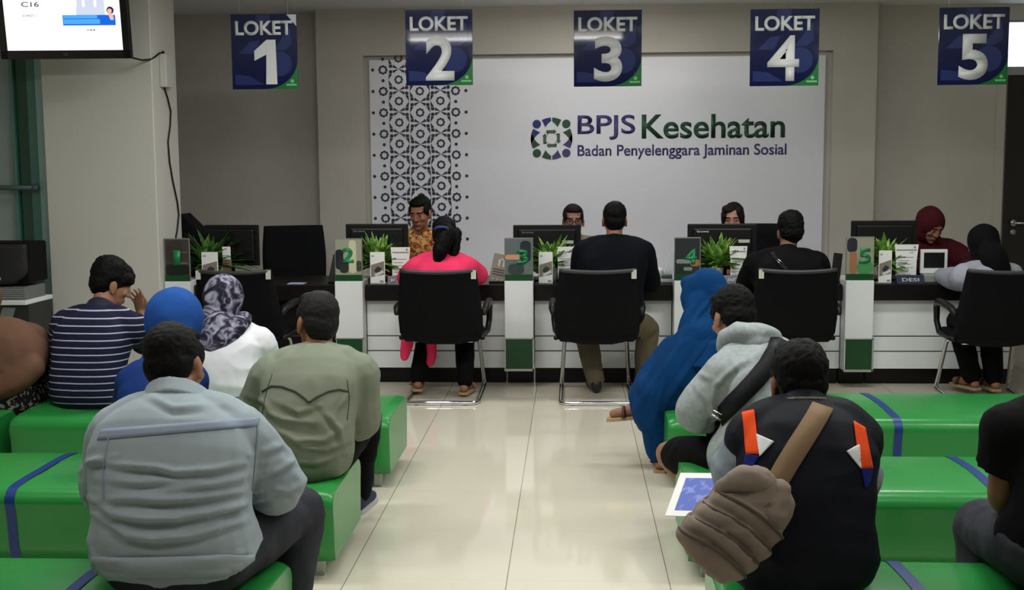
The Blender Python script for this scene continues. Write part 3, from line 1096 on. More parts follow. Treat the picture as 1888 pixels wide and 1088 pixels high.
chair0 = make_chair()
chairs = []
CH = [(432, 7.74, 0, 'black mesh visitor chair at counter one behind the flowered hijab', (-1, 1)), (808, 7.74, 0, 'black mesh visitor chair holding the pink-shirted visitor', (1,)), (1102, 7.74, 0, 'black mesh visitor chair holding the visitor in the black sweater', (1,)), (1470, 7.74, 0, 'black mesh visitor chair holding the visitor with the shoulder strap', (-1,)), (1866, 7.66, -4, 'black mesh visitor chair holding the visitor in the grey top', ())]
allc = [chair0] + [copy_tree(chair0) for _ in range(4)]
for o, (px, Y, rz, lb, tg) in zip(allc, CH):
    q = P(px, 500, Y - 0.35)
    o.location = (q.x, Y, 0)
    o.rotation_euler = (0, 0, R(rz))
    tag(o, lb, 'chair', 'visitor chairs at the counters')
    for sx in tg:
        add_tag(o, sx)
    chairs.append(o)


# ------------------------------------------------------------------ staff swivel chairs behind the desks
def make_office(top=0.56):
    s = empty('office_chair', (0, 0, 0))
    p = MB()   # faces -Y (towards the visitors): backrest on +Y side
    p.loft([(Vector((0, 0.24 + 0.06 * f, 0.52 + top * f)), Vector((0.235 + 0.02 * math.sin(f * 3.1), 0, 0)), Vector((0, 0.035, 0)), 3.5) for f in [k / 8 for k in range(9)]])
    p.build('backrest', m_mesh, s, True)
    p = MB()
    p.box(-0.25, 0.25, -0.25, 0.25, 0.42, 0.49, 0.03, 3)
    p.build('seat', m_mesh, s, True)
    p = MB()
    p.cyl((0, 0), 0.028, 0.09, 0.42)
    p.build('gas_column', m_chrome, s, True)
    p = MB()
    for k in range(5):
        a = 2 * math.pi * k / 5 + 0.3
        p.tube([(0, 0, 0.10), (0.28 * math.cos(a), 0.28 * math.sin(a), 0.065)], [0.03, 0.018], 8)
    bs = p.build('star_base', m_black, s, True)
    for k in range(5):
        a = 2 * math.pi * k / 5 + 0.3
        p = MB()
        p.ell(Vector((0.28 * math.cos(a), 0.28 * math.sin(a), 0.028)), 0.022, 0.022, 0.028, None, 10)
        p.build('caster', m_black, bs, True)
    for sx in (-1, 1):
        p = MB()
        p.tube([(sx * 0.25, 0.1, 0.45), (sx * 0.29, 0.08, 0.47), (sx * 0.29, 0.06, 0.62), (sx * 0.29, 0.14, 0.655), (sx * 0.29, -0.14, 0.655)], 0.02, 8)
        p.build('armrest', m_black, s, True)
    return s


off0 = make_office()
offl = make_office(0.36)
OC = [(548, 9.10, 18, 'empty black swivel chair behind counter one'), (776, 9.12, 0, 'black swivel chair under the clerk in the batik shirt'), (1056, 9.12, 0, 'black swivel chair under the clerk with glasses'), (1385, 9.12, -8, 'black swivel chair under the clerk behind monitor four'), (1712, 9.12, 0, 'black swivel chair under the clerk in the maroon hijab')]
for o, (px, Y, rz, lb) in zip([off0, offl, copy_tree(offl), copy_tree(off0), copy_tree(offl)], OC):
    q = P(px, 470, Y)
    o.location = (q.x, Y, 0)
    o.rotation_euler = (0, 0, R(rz))
    tag(o, lb, 'office chair', 'staff swivel chairs')


# ------------------------------------------------------------------ green benches
BZ = 0.362


def bench(x0, x1, y0, y1, label, tapes=(), dents=()):
    s = empty('waiting_bench', ((x0 + x1) / 2, (y0 + y1) / 2, 0), label, 'bench', 'green vinyl benches')
    cx, cy = (x0 + x1) / 2, (y0 + y1) / 2
    L, D = (x1 - x0) / 2, (y1 - y0) / 2
    zb = 0.075
    # profile across the depth (y, z) with rounded shoulders and a slight waist
    prof = []
    for k in range(7):
        prof.append((-D + 0.02 - 0.0 + 0.012 * math.sin(math.pi * k / 6), zb + (BZ - 0.075 - zb) * k / 6))
    base = [(-D + 0.030, zb), (-D + 0.020, zb + 0.06), (-D + 0.016, zb + 0.12), (-D + 0.012, zb + 0.17), (-D + 0.002, zb + 0.215)]
    r = 0.058
    front = base + [(-D + r - r * math.cos(R(a)), BZ - 0.012 - r + r * math.sin(R(a))) for a in (10, 30, 50, 70, 90)]
    topn = [(-D + r + (2 * D - 2 * r) * k / 8, BZ - 0.012 + 0.012 * math.sin(math.pi * k / 8)) for k in range(1, 8)]
    back = [(-y, z) for y, z in front[::-1]]
    prof = front + topn + back
    xs = [-L, -L + 0.004, -L + 0.018, -L + 0.045] + [-L + 0.045 + (2 * L - 0.09) * k / 40 for k in range(1, 40)] + [L - 0.045, L - 0.018, L - 0.004, L]
    p = MB()
    bm = p.bm
    rows = []
    n = len(prof)
    for x in xs:
        e = min(x + L, L - x)
        k_in = 0.016 * max(0, 1 - e / 0.045) ** 2
        row = []
        for y, z in prof:
            sy = 1 - k_in / D
            yy = y * sy
            zz = z if z < zb + 0.05 else z - k_in * 0.9
            for dx, dy, dr, dd in dents:
                if z > BZ - 0.09:
                    d2 = ((x + cx - dx) / dr) ** 2 + ((yy + cy - dy) / (dr * 0.95)) ** 2
                    zz -= dd * math.exp(-d2 * 1.6)
            row.append(bm.verts.new((x, yy, zz)))
        rows.append(row)
    for A, B in zip(rows[:-1], rows[1:]):
        for k in range(n):
            bm.faces.new((A[k], B[k], B[(k + 1) % n], A[(k + 1) % n]))
    bm.faces.new(rows[0])
    bm.faces.new(rows[-1][::-1])
    bmesh.ops.recalc_face_normals(bm, faces=bm.faces[:])
    o = p.build('upholstered_seat', m_vinyl, s)
    me = o.data
    me.polygons.foreach_set('use_smooth', [len(f.vertices) == 4 for f in me.polygons])
    for sx in (-1, 1):
        for sy in (-1, 1):
            p = MB()
            xx, yy = sx * (L - 0.07), sy * (D - 0.10)
            p.box(xx - 0.018, xx + 0.018, yy - 0.018, yy + 0.018, 0.0, zb + 0.01, 0.002, 1)
            p.build('leg', m_trim, s)
    for tx in tapes:
        p = MB()
        prev = None
        for k, (y, z) in enumerate(prof):
            a = Vector(prof[max(0, k - 1)])
            c_ = Vector(prof[min(n - 1, k + 1)])
            t = (c_ - a).normalized()
            nn = Vector((-t.y, t.x)) * 0.0025
            zz = z
            for dx, dy, dr, dd in dents:
                if z > BZ - 0.09:
                    d2 = ((tx - dx) / dr) ** 2 + ((y + cy - dy) / (dr * 0.95)) ** 2
                    zz -= dd * math.exp(-d2 * 1.6)
            row = [p.bm.verts.new((tx - cx - 0.019, y + nn.x, zz + nn.y)), p.bm.verts.new((tx - cx + 0.019, y + nn.x, zz + nn.y))]
            if prev:
                p.bm.faces.new((prev[0], prev[1], row[1], row[0]))
            prev = row
        tp = p.build('blue_tape_stripe', m_tape, s, True)
        tp['label'] = 'blue spacing tape over the seat'
    return s


R1, R2, R3 = (5.45, 6.10), (4.17, 4.78), (2.86, 3.46)
xt1, xt2, xt3 = P(1658, 765, R1[0]).x, P(1852, 895, R2[0]).x, P(1770, 1100, R3[0]).x
xl2, xl3 = P(16, 905, R2[0]).x, P(52, 1082, R3[0]).x
bench(-2.73, -0.87, R1[0] - 0.03, R1[1] - 0.03, 'green bench under the striped polo and white blouse, left side front row', (), ((-2.40, 5.72, 0.19, 0.025), (-1.75, 5.72, 0.19, 0.025)))
bench(-4.4, -2.80, R1[0] - 0.03, R1[1] - 0.03, 'green bench at far left under the brown-hijab visitor', (), ((-2.95, 5.72, 0.2, 0.02),))
bench(-2.95, -0.885, R2[0], R2[1], 'green bench under the olive shirt, left side middle row', (xl2,), ((-1.05, 4.44, 0.19, 0.04), (-1.95, 4.46, 0.19, 0.025)))
bench(-2.95, -0.86, R3[0], R3[1], 'green bench under the grey jacket, nearest row on the left', (xl3,), ((-1.1, 3.13, 0.2, 0.035),))
bench(0.46, 3.30, R1[0], R1[1] + 0.06, 'green bench under the blue robe, right side front row', (xt1,), ((0.62, 5.78, 0.2, 0.03),))
bench(0.435, 3.30, R2[0] + 0.03, R2[1] + 0.03, 'green bench under the grey hoodie, right side middle row', (xt2,), ((0.78, 4.5, 0.19, 0.03),))
bench(0.41, 3.10, R3[0] + 0.03, R3[1] + 0.05, 'green bench under the dark vest, nearest row on the right', (xt3,), ((0.64, 3.15, 0.19, 0.03), (1.32, 3.2, 0.2, 0.03)))

# ------------------------------------------------------------------ television on the pillar
A, B = P(3, 107, 7.56), P(242, 110, 7.60)
tvw = (B - A).length
tv = empty('television', (A + B) / 2, 'black wall television with bright white screen on the pillar', 'television')
dx = (B - A).normalized()
tv.rotation_euler = (R(7), 0, math.atan2(dx.y, dx.x))
w2 = tvw / 2
Ht = 0.545
p = MB()
p.box(-w2, w2, 0, 0.05, 0, Ht, 0.006, 2)
p.build('casing', m_black, tv)
p = MB()
bz = 0.047
for q in ((-w2, w2, 0.0, 0.055), (-w2, w2, Ht - 0.05, Ht), (-w2, -w2 + bz, 0.0, Ht), (w2 - bz, w2, 0.0, Ht)):
    p.box(q[0], q[1], -0.008, 0.004, q[2], q[3], 0.002, 1)
p.build('bezel', M('tv_gloss_bezel', (12, 12, 15), 0.15, coat=0.4), tv)
p = MB()
p.box(-w2 + bz, w2 - bz, -0.002, 0.0, 0.055, Ht - 0.05)
scr = p.build('screen', M('tv_screen_white', (250, 248, 255), 0.4, emit=((248, 246, 255), 1.9)), tv)
sw2, z0s = w2 - bz, 0.055


def sc(u, v):
    return (-sw2 + 2 * sw2 * u, z0s + (Ht - 0.105) * v)


def splate(mt, quads, nm, par=scr, y=-0.0026):
    p = MB()
    for u0, u1, v0, v1 in quads:
        a, b_ = sc(u0, v0), sc(u1, v1)
        p.box(a[0], b_[0], y, y + 0.0005, a[1], b_[1])
    return p.build(nm, mt, par)


m_e_lb = M('screen_light_blue', (70, 160, 245), 0.5, emit=((80, 170, 250), 1.1))
m_e_bl = M('screen_blue', (10, 100, 225), 0.5, emit=((10, 105, 230), 1.0))
m_e_gy = M('screen_pale', (205, 212, 232), 0.5, emit=((200, 208, 232), 1.2))
m_e_tx = M('screen_text_grey', (90, 86, 100), 0.5, emit=((110, 105, 122), 0.7))
m_e_sk = M('screen_skin', (240, 190, 170), 0.5, emit=((240, 190, 170), 1.0))
m_e_dk = M('screen_dark', (60, 30, 60), 0.5, emit=((60, 30, 60), 0.8))
splate(m_e_gy, [(0.62, 0.87, 0.50, 0.62), (0.63, 0.68, 0.62, 0.78), (0.70, 0.78, 0.62, 0.78), (0.80, 0.87, 0.62, 0.78)], 'advert_building')
splate(m_e_bl, [(0.50, 0.955, 0.355, 0.505)], 'advert_banner', scr, -0.003)
splate(m_e_lb, [(0.505, 0.82, 0.375, 0.445), (0.505, 0.80, 0.455, 0.50)], 'advert_text_band', scr, -0.0034)
p = MB()
q = sc(0.915, 0.57)
poly_plate(p.bm, circ(q[0], q[1], 0.024, 20), -0.0034, 0.0003)
p.build('advert_person_hair', m_e_dk, scr)
p = MB()
poly_plate(p.bm, circ(q[0] - 0.004, q[1] - 0.004, 0.015, 18), -0.0040, 0.0003)
q2 = sc(0.92, 0.46)
poly_plate(p.bm, [(q2[0] - 0.02, q2[1] + 0.03), (q2[0] + 0.012, q2[1] + 0.03), (q2[0] + 0.016, q2[1] - 0.012), (q2[0] - 0.006, q2[1] - 0.012)], -0.0040, 0.0003)
p.build('advert_person', m_e_sk, scr)
for st, u, v, hh, ww in (('C16', 0.155, 0.625, 0.032, 0.115), ('LOKET 1', 0.16, 0.485, 0.014, 0.09), ('344', 0.695, 0.275, 0.013, 0.06)):
    a = sc(u, v)
    text('screen_text', st, m_e_tx, scr, (a[0], -0.0030, a[1]), hh, ww, 0.02, 0.0004)
text('maker_name', 'LG', m_tape_grey, tv, (-0.012, -0.0085, 0.022), 0.013, 0.024, 0.02, 0.0005)
p = MB()
p.box(-0.12, 0.12, 0.05, 0.42, 0.18, 0.38, 0.01, 1)
p.build('wall_bracket', m_black, tv)

# cable and junction box on the pillar side
q = P(307, 131, 8.22)
s = empty('junction_box', (-2.875, q.y, q.z), 'white wall box on the pillar side right of the television', 'junction box')
p = MB()
p.box(0.0, 0.05, -0.07, 0.07, -0.115, 0.115, 0.006, 2)
p.build('cover', M('box_white', (196, 196, 190), 0.5), s)
p = MB()
p.box(0.012, 0.03, -0.05, -0.03, 0.115, 0.135, 0.004, 1)
p.build('cable_gland', m_black, s)
p = MB()
pts = [P(232, 104, 7.68), P(250, 108, 7.8), P(262, 111, 7.92), P(276, 110, 7.99), P(286, 105, 8.06), P(294, 98, 8.14), P(301, 98, 8.20)]
p.tube(pts, 0.0065, 8)
tag(p.build('television_cable', m_black, None, True), 'black cable looping from the television to the white box', 'cable')
p = MB()
pts = [Vector((-2.862, P(a, b_, 8.2).y, P(a, b_, 8.2).z)) for a, b_ in ()]
for a, b_ in ((303, 161), (309, 180), (315, 205), (314, 232), (310, 262), (313, 300), (319, 335), (327, 372), (330, 396), (327, 425), (324, 440)):
    d = ray(a, b_)
    t = -2.866 / d.x
    w_ = d * t + Vector((0, 0, CAMH))
    pts.append(w_)
p.tube(pts, 0.006, 8)
tag(p.build('power_cable', m_black, None, True), 'thin black cable hanging down the pillar side below the white box', 'cable')

# ------------------------------------------------------------------ speaker on its table at far left
Ys = 7.55
a, b_ = P(-55, 448, Ys), P(51, 448, Ys)
zt = P(20, 528, Ys).z
s = empty('loudspeaker', ((a.x + b_.x) / 2, Ys, zt), 'black loudspeaker with bulging front at the far left window', 'speaker')
w2 = (b_.x - a.x) / 2
h = a.z - zt
p = MB()
p.box(-w2, w2, 0, 0.28, 0.02, h, 0.012, 2)
p.build('cabinet', m_black_matt, s)
p = MB()
p.loft([(Vector((0, -0.002 - 0.0 * f, 0.02 + (h - 0.03) * f)), Vector((w2 * (0.55 + 0.42 * min(1, f * 4)), 0, 0)), Vector((0, 0.05 * (1 - f * 0.4), 0)), 2.4) for f in [k / 10 for k in range(11)]])
p.build('grille', M('speaker_grille', (20, 19, 22), 0.7, bump=(400, 0.4, 0.002)), s, True)
p = MB()
p.ell(Vector((0.015, -0.052, 0.055)), 0.012, 0.004, 0.012)
p.build('badge', m_silver, s, True)
za = P(20, 552, Ys).z
s = empty('side_table', ((a.x + b_.x) / 2, Ys, 0), 'small white-topped table under the loudspeaker', 'table')
p = MB()
p.box(-w2 - 0.02, w2 + 0.006, -0.08, 0.32, za - 0.03, za, 0.004, 1)
p.build('table_top', m_white, s)
p = MB()
p.box(-w2, w2, -0.03, 0.3, 0.12, za - 0.03, 0.003, 1)
p.build('cabinet_body', M('table_dark', (30, 32, 34), 0.5), s)
p = MB()
p.prism([(w2 * 0.1, za - 0.05), (w2 * 0.55, za - 0.05), (w2 * 0.1, za - 0.30), (-w2 * 0.35, za - 0.30)], -0.036, -0.03)
p.build('glass_flap', M('flap_grey', (112, 130, 128), 0.3), s)
for sx in (-1, 1):
    for y in (0.0, 0.26):
        p = MB()
        p.box(sx * (w2 - 0.03) - 0.015, sx * (w2 - 0.03) + 0.015, y - 0.015, y + 0.015, 0, 0.12)
        p.build('leg', m_trim, s)
s = empty('disc_player', ((a.x + b_.x) / 2, Ys, za), 'silver ribbed player between the loudspeaker and its table', 'player')
p = MB()
p.box(-w2 * 0.9, w2 * 0.92, -0.04, 0.26, 0.0, zt - za - 0.002, 0.006, 2)
p.build('casing', m_tape_grey, s)
p = MB()
for k in range(5):
    p.box(-w2 * 0.8, w2 * 0.85, -0.046, -0.04, 0.012 + k * 0.013, 0.019 + k * 0.013)
p.build('front_ribs', m_silver, s)
# ------------------------------------------------------------------ noise on arrays
_rng = np.random.RandomState(3)
_perm = _rng.rand(64, 64, 64) * 2 - 1


def vn(p):
    """value noise in [-1, 1]; p is (n, 3)"""
    i = np.floor(p).astype(int)
    f = p - i
    f = f * f * (3 - 2 * f)
    o = np.zeros(len(p))
    for dx in (0, 1):
        for dy in (0, 1):
            for dz in (0, 1):
                wgt = (f[:, 0] if dx else 1 - f[:, 0]) * (f[:, 1] if dy else 1 - f[:, 1]) * (f[:, 2] if dz else 1 - f[:, 2])
                o += wgt * _perm[(i[:, 0] + dx) % 64, (i[:, 1] + dy) % 64, (i[:, 2] + dz) % 64]
    return o


def ridge(p):
    return 1 - 2 * np.abs(vn(p))


# ------------------------------------------------------------------ soft bodies: closed shapes fused into one skin
class Blob(MB):
    def __init__(self, origin):
        super().__init__()
        self.o = Vector(origin)

    def limb(self, pts, radii, n=14):
        """round limb with smooth bends and closed round ends (world coordinates)"""
        pts = [Vector(p) for p in pts]
        P_, R_ = [], []
        N = len(pts)
        for i in range(N - 1):
            a = pts[max(0, i - 1)]
            b_ = pts[i]
            c_ = pts[i + 1]
            d = pts[min(N - 1, i + 2)]
            for k in range(6):
                t = k / 6
                lin_ = b_.lerp(c_, t)
                cr = 0.5 * ((2 * b_) + (c_ - a) * t + (2 * a - 5 * b_ + 4 * c_ - d) * t * t + (3 * b_ - a - 3 * c_ + d) * t ** 3)
                P_.append(lin_.lerp(cr, 0.55))
                R_.append(radii[i] + (radii[i + 1] - radii[i]) * t)
        P_.append(pts[-1])
        R_.append(radii[-1])
        d0 = (P_[0] - P_[1]).normalized()
        d1 = (P_[-1] - P_[-2]).normalized()
        s0 = [(P_[0] + d0 * R_[0] * math.sin(a), R_[0] * math.cos(a)) for a in (1.35, 0.9, 0.45)]
        s1 = [(P_[-1] + d1 * R_[-1] * math.sin(a), R_[-1] * math.cos(a)) for a in (0.45, 0.9, 1.35)]
        pp = [q for q, r in s0] + P_ + [q for q, r in s1]
        rr = [r for q, r in s0] + R_ + [r for q, r in s1]
        self.tube([q - self.o for q in pp], rr, n)
        return self

    def sph(self, c, rx, ry=None, rz=None, rot=None):
        self.ell(Vector(c) - self.o, rx, rx if ry is None else ry, rx if rz is None else rz, rot, 20)
        return self

    def rings(self, rs):
        self.loft([(c - self.o, x, y, e) for c, x, y, e in rs])
        return self

    def fuse(self, name, mat, parent, voxel=0.010, smooth=6, disp=None, post=None, top=False):
        me = bpy.data.meshes.new('tmp')
        self.bm.to_mesh(me)
        self.bm.free()
        o = bpy.data.objects.new('tmp', me)
        COL.objects.link(o)
        md = o.modifiers.new('r', 'REMESH')
        md.mode = 'VOXEL'
        md.voxel_size = voxel
        md.adaptivity = 0.0
        if smooth:
            m2 = o.modifiers.new('s', 'SMOOTH')
            m2.factor = 0.5
            m2.iterations = smooth
        dg = bpy.context.evaluated_depsgraph_get()
        nm = bpy.data.meshes.new_from_object(o.evaluated_get(dg))
        bpy.data.objects.remove(o)
        bpy.data.meshes.remove(me)
        nm.name = name
        n = len(nm.vertices)
        if disp is not None and n:
            co = np.zeros(n * 3)
            no = np.zeros(n * 3)
            nm.vertices.foreach_get('co', co)
            nm.vertices.foreach_get('normal', no)
            co = co.reshape(-1, 3)
            no = no.reshape(-1, 3)
            d = disp(co + np.array(self.o), no)
            co = co + no * d[:, None]
            nm.vertices.foreach_set('co', co.ravel())
            nm.update()
        nm.polygons.foreach_set('use_smooth', [True] * len(nm.polygons))
        nm.materials.clear()
        for mm in (mat if isinstance(mat, (list, tuple)) else [mat]):
            nm.materials.append(mm)
        if post:
            post(nm, self.o)
        ob = bpy.data.objects.new(name, nm)
        if top:
            ob.location = self.o
        else:
            ob.parent = parent
        COL.objects.link(ob)
        return ob


def folds(lines, amp=0.010, sig=5.0, base=None):
    """soft creases of the cloth: raised lines with a hollow underneath, on the side that faces the aisle"""
    def d(p, n):
        uv = proj(p)
        vis = np.clip((-(n @ np.array(fw)) - 0.05) * 3, 0, 1)
        out = np.zeros(len(p))
        for ln in lines:
            a = np.array(ln[:-1] if not isinstance(ln[-1], tuple) else ln, float)
            k = ln[-1] if not isinstance(ln[-1], tuple) else 1.0
            best = np.full(len(p), 1e9)
            sgn = np.zeros(len(p))
            along = np.zeros(len(p))
            tot = len(a) - 1
            for i in range(tot):
                u = a[i + 1] - a[i]
                L = np.hypot(*u)
                u = u / L
                t = np.clip((uv - a[i]) @ u, 0, L)
                q = uv - a[i] - t[:, None] * u
                dd = np.hypot(q[:, 0], q[:, 1])
                m = dd < best
                best[m] = dd[m]
                sgn[m] = (q[:, 1] * u[0] - q[:, 0] * u[1])[m]
                along[m] = ((i + t / L) / tot)[m]
            fade = np.sin(np.clip(along, 0.02, 0.98) * math.pi) ** 0.5
            out += k * amp * fade * (np.exp(-(sgn / sig) ** 2) * (best < 4 * sig) - 0.75 * np.exp(-((sgn - 1.9 * sig) / (1.1 * sig)) ** 2) * (best < 5 * sig))
        out *= vis
        return out + (base(p, n) if base else 0)
    return d


def cloth_disp(amp=0.004, f=9.0, seed=0, aniso=(1, 1, 1), amp2=0.0015):
    def d(p, n):
        q = p * np.array(aniso) * f + seed * 7.3
        return amp * (ridge(q) - 0.2) + amp2 * vn(p * 32 + seed)
    return d


# ------------------------------------------------------------------ person
SKIN = {}


def skin(c):
    if c not in SKIN:
        SKIN[c] = M('skin_%d' % len(SKIN), c, 0.55, spec=0.35, var=(14, tuple(int(v * 0.9) for v in c)))
    return SKIN[c]


def hairmat(name, c):
    return M(name, c, 0.65, spec=0.12, bump=((160, 160, 40), 0.5, 0.004))


m_hair = hairmat('hair_black', (9, 8, 9))
m_hair_br = hairmat('hair_dark_brown', (26, 15, 16))
m_hair_gr = hairmat('hair_greying', (32, 31, 32))
m_lip = M('lip', (124, 74, 62), 0.6)
m_eyew = M('eye_white', (150, 132, 120), 0.5)
m_eyed = M('eye_dark', (20, 14, 12), 0.3)

T_ = [-0.14, -0.04, 0.08, 0.22, 0.38, 0.55, 0.70, 0.82, 0.90, 0.96, 1.0]
A_ = [0.125, 0.168, 0.176, 0.166, 0.158, 0.166, 0.174, 0.160, 0.120, 0.080, 0.056]
B_ = [0.090, 0.118, 0.124, 0.116, 0.110, 0.112, 0.112, 0.102, 0.084, 0.066, 0.054]


class Person:
    """all points in world coordinates. phi: facing turned to the right of +Y, degrees"""

    def __init__(self, label, pel, neck, head, phi=0.0, hyaw=0.0, hpitch=0.0, hroll=0.0, sw=0.175, wt=1.0, dp=1.0, hunch=0.05, hs=1.0, skinc=(150, 108, 84), cat='person', floor=None, sraise=0.0, sfwd=0.02, sidebend=0.0, group=None):
        self.pel, self.neck, self.head = Vector(pel), Vector(neck), Vector(head)
        self.label = label
        a = R(phi)
        self.fw = Vector((math.sin(a), math.cos(a), 0))
        self.rt = Vector((math.cos(a), -math.sin(a), 0))
        self.wt, self.dp, self.hs, self.sw = wt, dp, hs, sw
        mid = (self.pel + self.neck) * 0.5 - self.fw * hunch
        self.ctrl = mid * 2 - (self.pel + self.neck) * 0.5
        self.o = Vector((self.pel.x, self.pel.y, floor if floor is not None else 0.0))
        h = R(phi + hyaw)
        hf = Vector((math.sin(h), math.cos(h), 0))
        hr = Vector((math.cos(h), -math.sin(h), 0))
        Mh = Matrix((hr, hf, Vector((0, 0, 1)))).transposed()
        self.HR = Mh @ Matrix.Rotation(R(hpitch), 3, 'X') @ Matrix.Rotation(R(hroll), 3, 'Y')
        self.skin = skin(skinc)
        s, t = self.sp(0.83)
        self.sh = {sx: s + self.rt * sx * sw + self.fw * sfwd + Vector((0, 0, sraise)) for sx in (-1, 1)}
        self.arm, self.leg = {}, {}

    def sp(self, t):
        p = self.pel * (1 - t) ** 2 + self.ctrl * 2 * t * (1 - t) + self.neck * t * t if 0 <= t <= 1 else None
        d = ((self.ctrl - self.pel) * 2 * (1 - t) + (self.neck - self.ctrl) * 2 * t)
        if t < 0:
            d = (self.ctrl - self.pel) * 2
            p = self.pel + d * t
        return p, d.normalized()

    def hp(self, x, y, z):
        """head-local metres to world"""
        return self.head + self.HR @ (Vector((x, y, z)) * self.hs)

    def torso(self, bl, infl, t0=-0.14, t1=1.0, wk=1.0, dk=1.0):
        rs = []
        N = 16
        for k in range(N + 1):
            t = t0 + (t1 - t0) * k / N
            p, d = self.sp(t)
            y = self.rt.cross(d)  # roughly backwards/forwards
            y = y if y.dot(self.fw) > 0 else -y
            a = np.interp(t, T_, A_) * self.wt * wk + infl
            b_ = np.interp(t, T_, B_) * self.dp * dk + infl
            rs.append((p, self.rt * a, y.normalized() * b_, 2.35))
        bl.rings(rs)

    def shoulders(self, bl, infl):
        s0, _ = self.sp(0.93)
        for sx in (-1, 1):
            bl.limb([s0 + self.rt * sx * 0.03, (s0 + self.rt * sx * 0.06).lerp(self.sh[sx], 0.45) + Vector((0, 0, 0.006)), self.sh[sx]], [0.058 + infl, 0.062 + infl, 0.064 + infl])

    def arms(self, elbL=None, wrL=None, elbR=None, wrR=None):
        for sx, e, w in ((-1, elbL, wrL), (1, elbR, wrR)):
            if e is not None:
                self.arm[sx] = (Vector(e), Vector(w))
        return self

    def legs(self, kL, aL, kR, aR):
        self.leg = {-1: (Vector(kL), Vector(aL)), 1: (Vector(kR), Vector(aR))}
        return self

    def hip(self, sx):
        return self.pel + self.rt * sx * 0.085 * self.wt + self.fw * 0.01 + Vector((0, 0, -0.01))

    def hand(self, bl, sx, curl=0.6, up_=None, sc=1.0):
        e, w = self.arm[sx]
        d = (w - e).normalized()
        u = Vector(up_) if up_ is not None else Vector((0, 0, 1))
        u = (u - d * u.dot(d))
        u = u.normalized() if u.length > 1e-4 else self.fw.copy()
        s = d.cross(u) * sx        # towards the thumb side
        s = -s
        # palm
        bl.rings([(w + d * f * sc, s * wd * sc, u * th * sc, 2.6) for f, wd, th in ((-0.005, 0.026, 0.019), (0.02, 0.034, 0.016), (0.05, 0.040, 0.014), (0.078, 0.041, 0.012), (0.088, 0.036, 0.009))])
        for k, (off, L) in enumerate(((0.0315, 0.072), (0.0105, 0.080), (-0.0105, 0.075), (-0.0315, 0.060))):
            b_ = w + (d * 0.078 + s * off) * sc
            pts = [b_]
            dd = (d + s * off * 3.2).normalized()
            for j in range(3):
                ang = curl * (0.35 + 0.4 * j) * (1 + 0.12 * k)
                v = dd * math.cos(ang) - u * math.sin(ang)
                pts.append(pts[-1] + v * L * sc * (0.42, 0.33, 0.25)[j])
            bl.limb(pts, [0.0088 * sc, 0.0085 * sc, 0.0078 * sc, 0.0068 * sc], 8)
        t0 = w + (d * 0.022 + s * 0.028) * sc
        t1 = t0 + (d * 0.5 + s * 0.75 - u * 0.35).normalized() * 0.036 * sc
        t2 = t1 + (d * 0.85 + s * 0.3 - u * 0.45).normalized() * 0.028 * sc
        t3 = t2 + (d * 0.9 - u * 0.5).normalized() * 0.020 * sc
        bl.limb([t0, t1, t2, t3], [0.0135 * sc, 0.0115 * sc, 0.0095 * sc, 0.0075 * sc], 8)

    def head_shape(self, bl):
        R3 = self.HR
        hs = self.hs

        def E(x, y, z, rx, ry, rz, tilt=0):
            rot = R3 @ Matrix.Rotation(R(tilt), 3, 'X') if tilt else R3
            bl.ell(self.hp(x, y, z) - self.o, rx * hs, ry * hs, rz * hs, rot, 20)
        E(0, -0.012, 0.035, 0.074, 0.092, 0.080)
        E(0, 0.018, -0.02, 0.066, 0.070, 0.085)
        E(0, 0.030, -0.062, 0.054, 0.058, 0.052)
        E(0, 0.070, -0.098, 0.024, 0.018, 0.016)       # chin
        E(0, 0.075, 0.028, 0.050, 0.016, 0.018)        # brow
        for sx in (-1, 1):
            E(sx * 0.040, 0.066, -0.022, 0.022, 0.018, 0.020)   # cheek
            E(sx * 0.031, 0.076, 0.006, 0.0155, 0.010, 0.010)   # eyeball
            E(sx * 0.076, -0.008, -0.012, 0.010, 0.021, 0.033, 12)  # ear
            E(sx * 0.078, 0.000, -0.038, 0.007, 0.010, 0.012)   # ear lobe
        bl.limb([self.hp(0, 0.084, 0.022), self.hp(0, 0.093, 0.0), self.hp(0, 0.103, -0.026)], [0.007 * hs, 0.009 * hs, 0.0125 * hs], 10)
        for sx in (-1, 1):
            E(sx * 0.012, 0.091, -0.030, 0.009, 0.010, 0.008)
        E(0, 0.084, -0.060, 0.023, 0.011, 0.0065)      # upper lip
        E(0, 0.081, -0.071, 0.020, 0.012, 0.007)       # lower lip

    def neck_shape(self, bl, infl=0.0):
        c7, _ = self.sp(0.95)
        bl.limb([c7 - self.fw * 0.0, self.neck.lerp(self.hp(0, -0.02, -0.05), 0.5), self.hp(0, -0.014, -0.03)], [0.062 + infl, 0.054 * self.hs + infl, 0.054 * self.hs + infl])

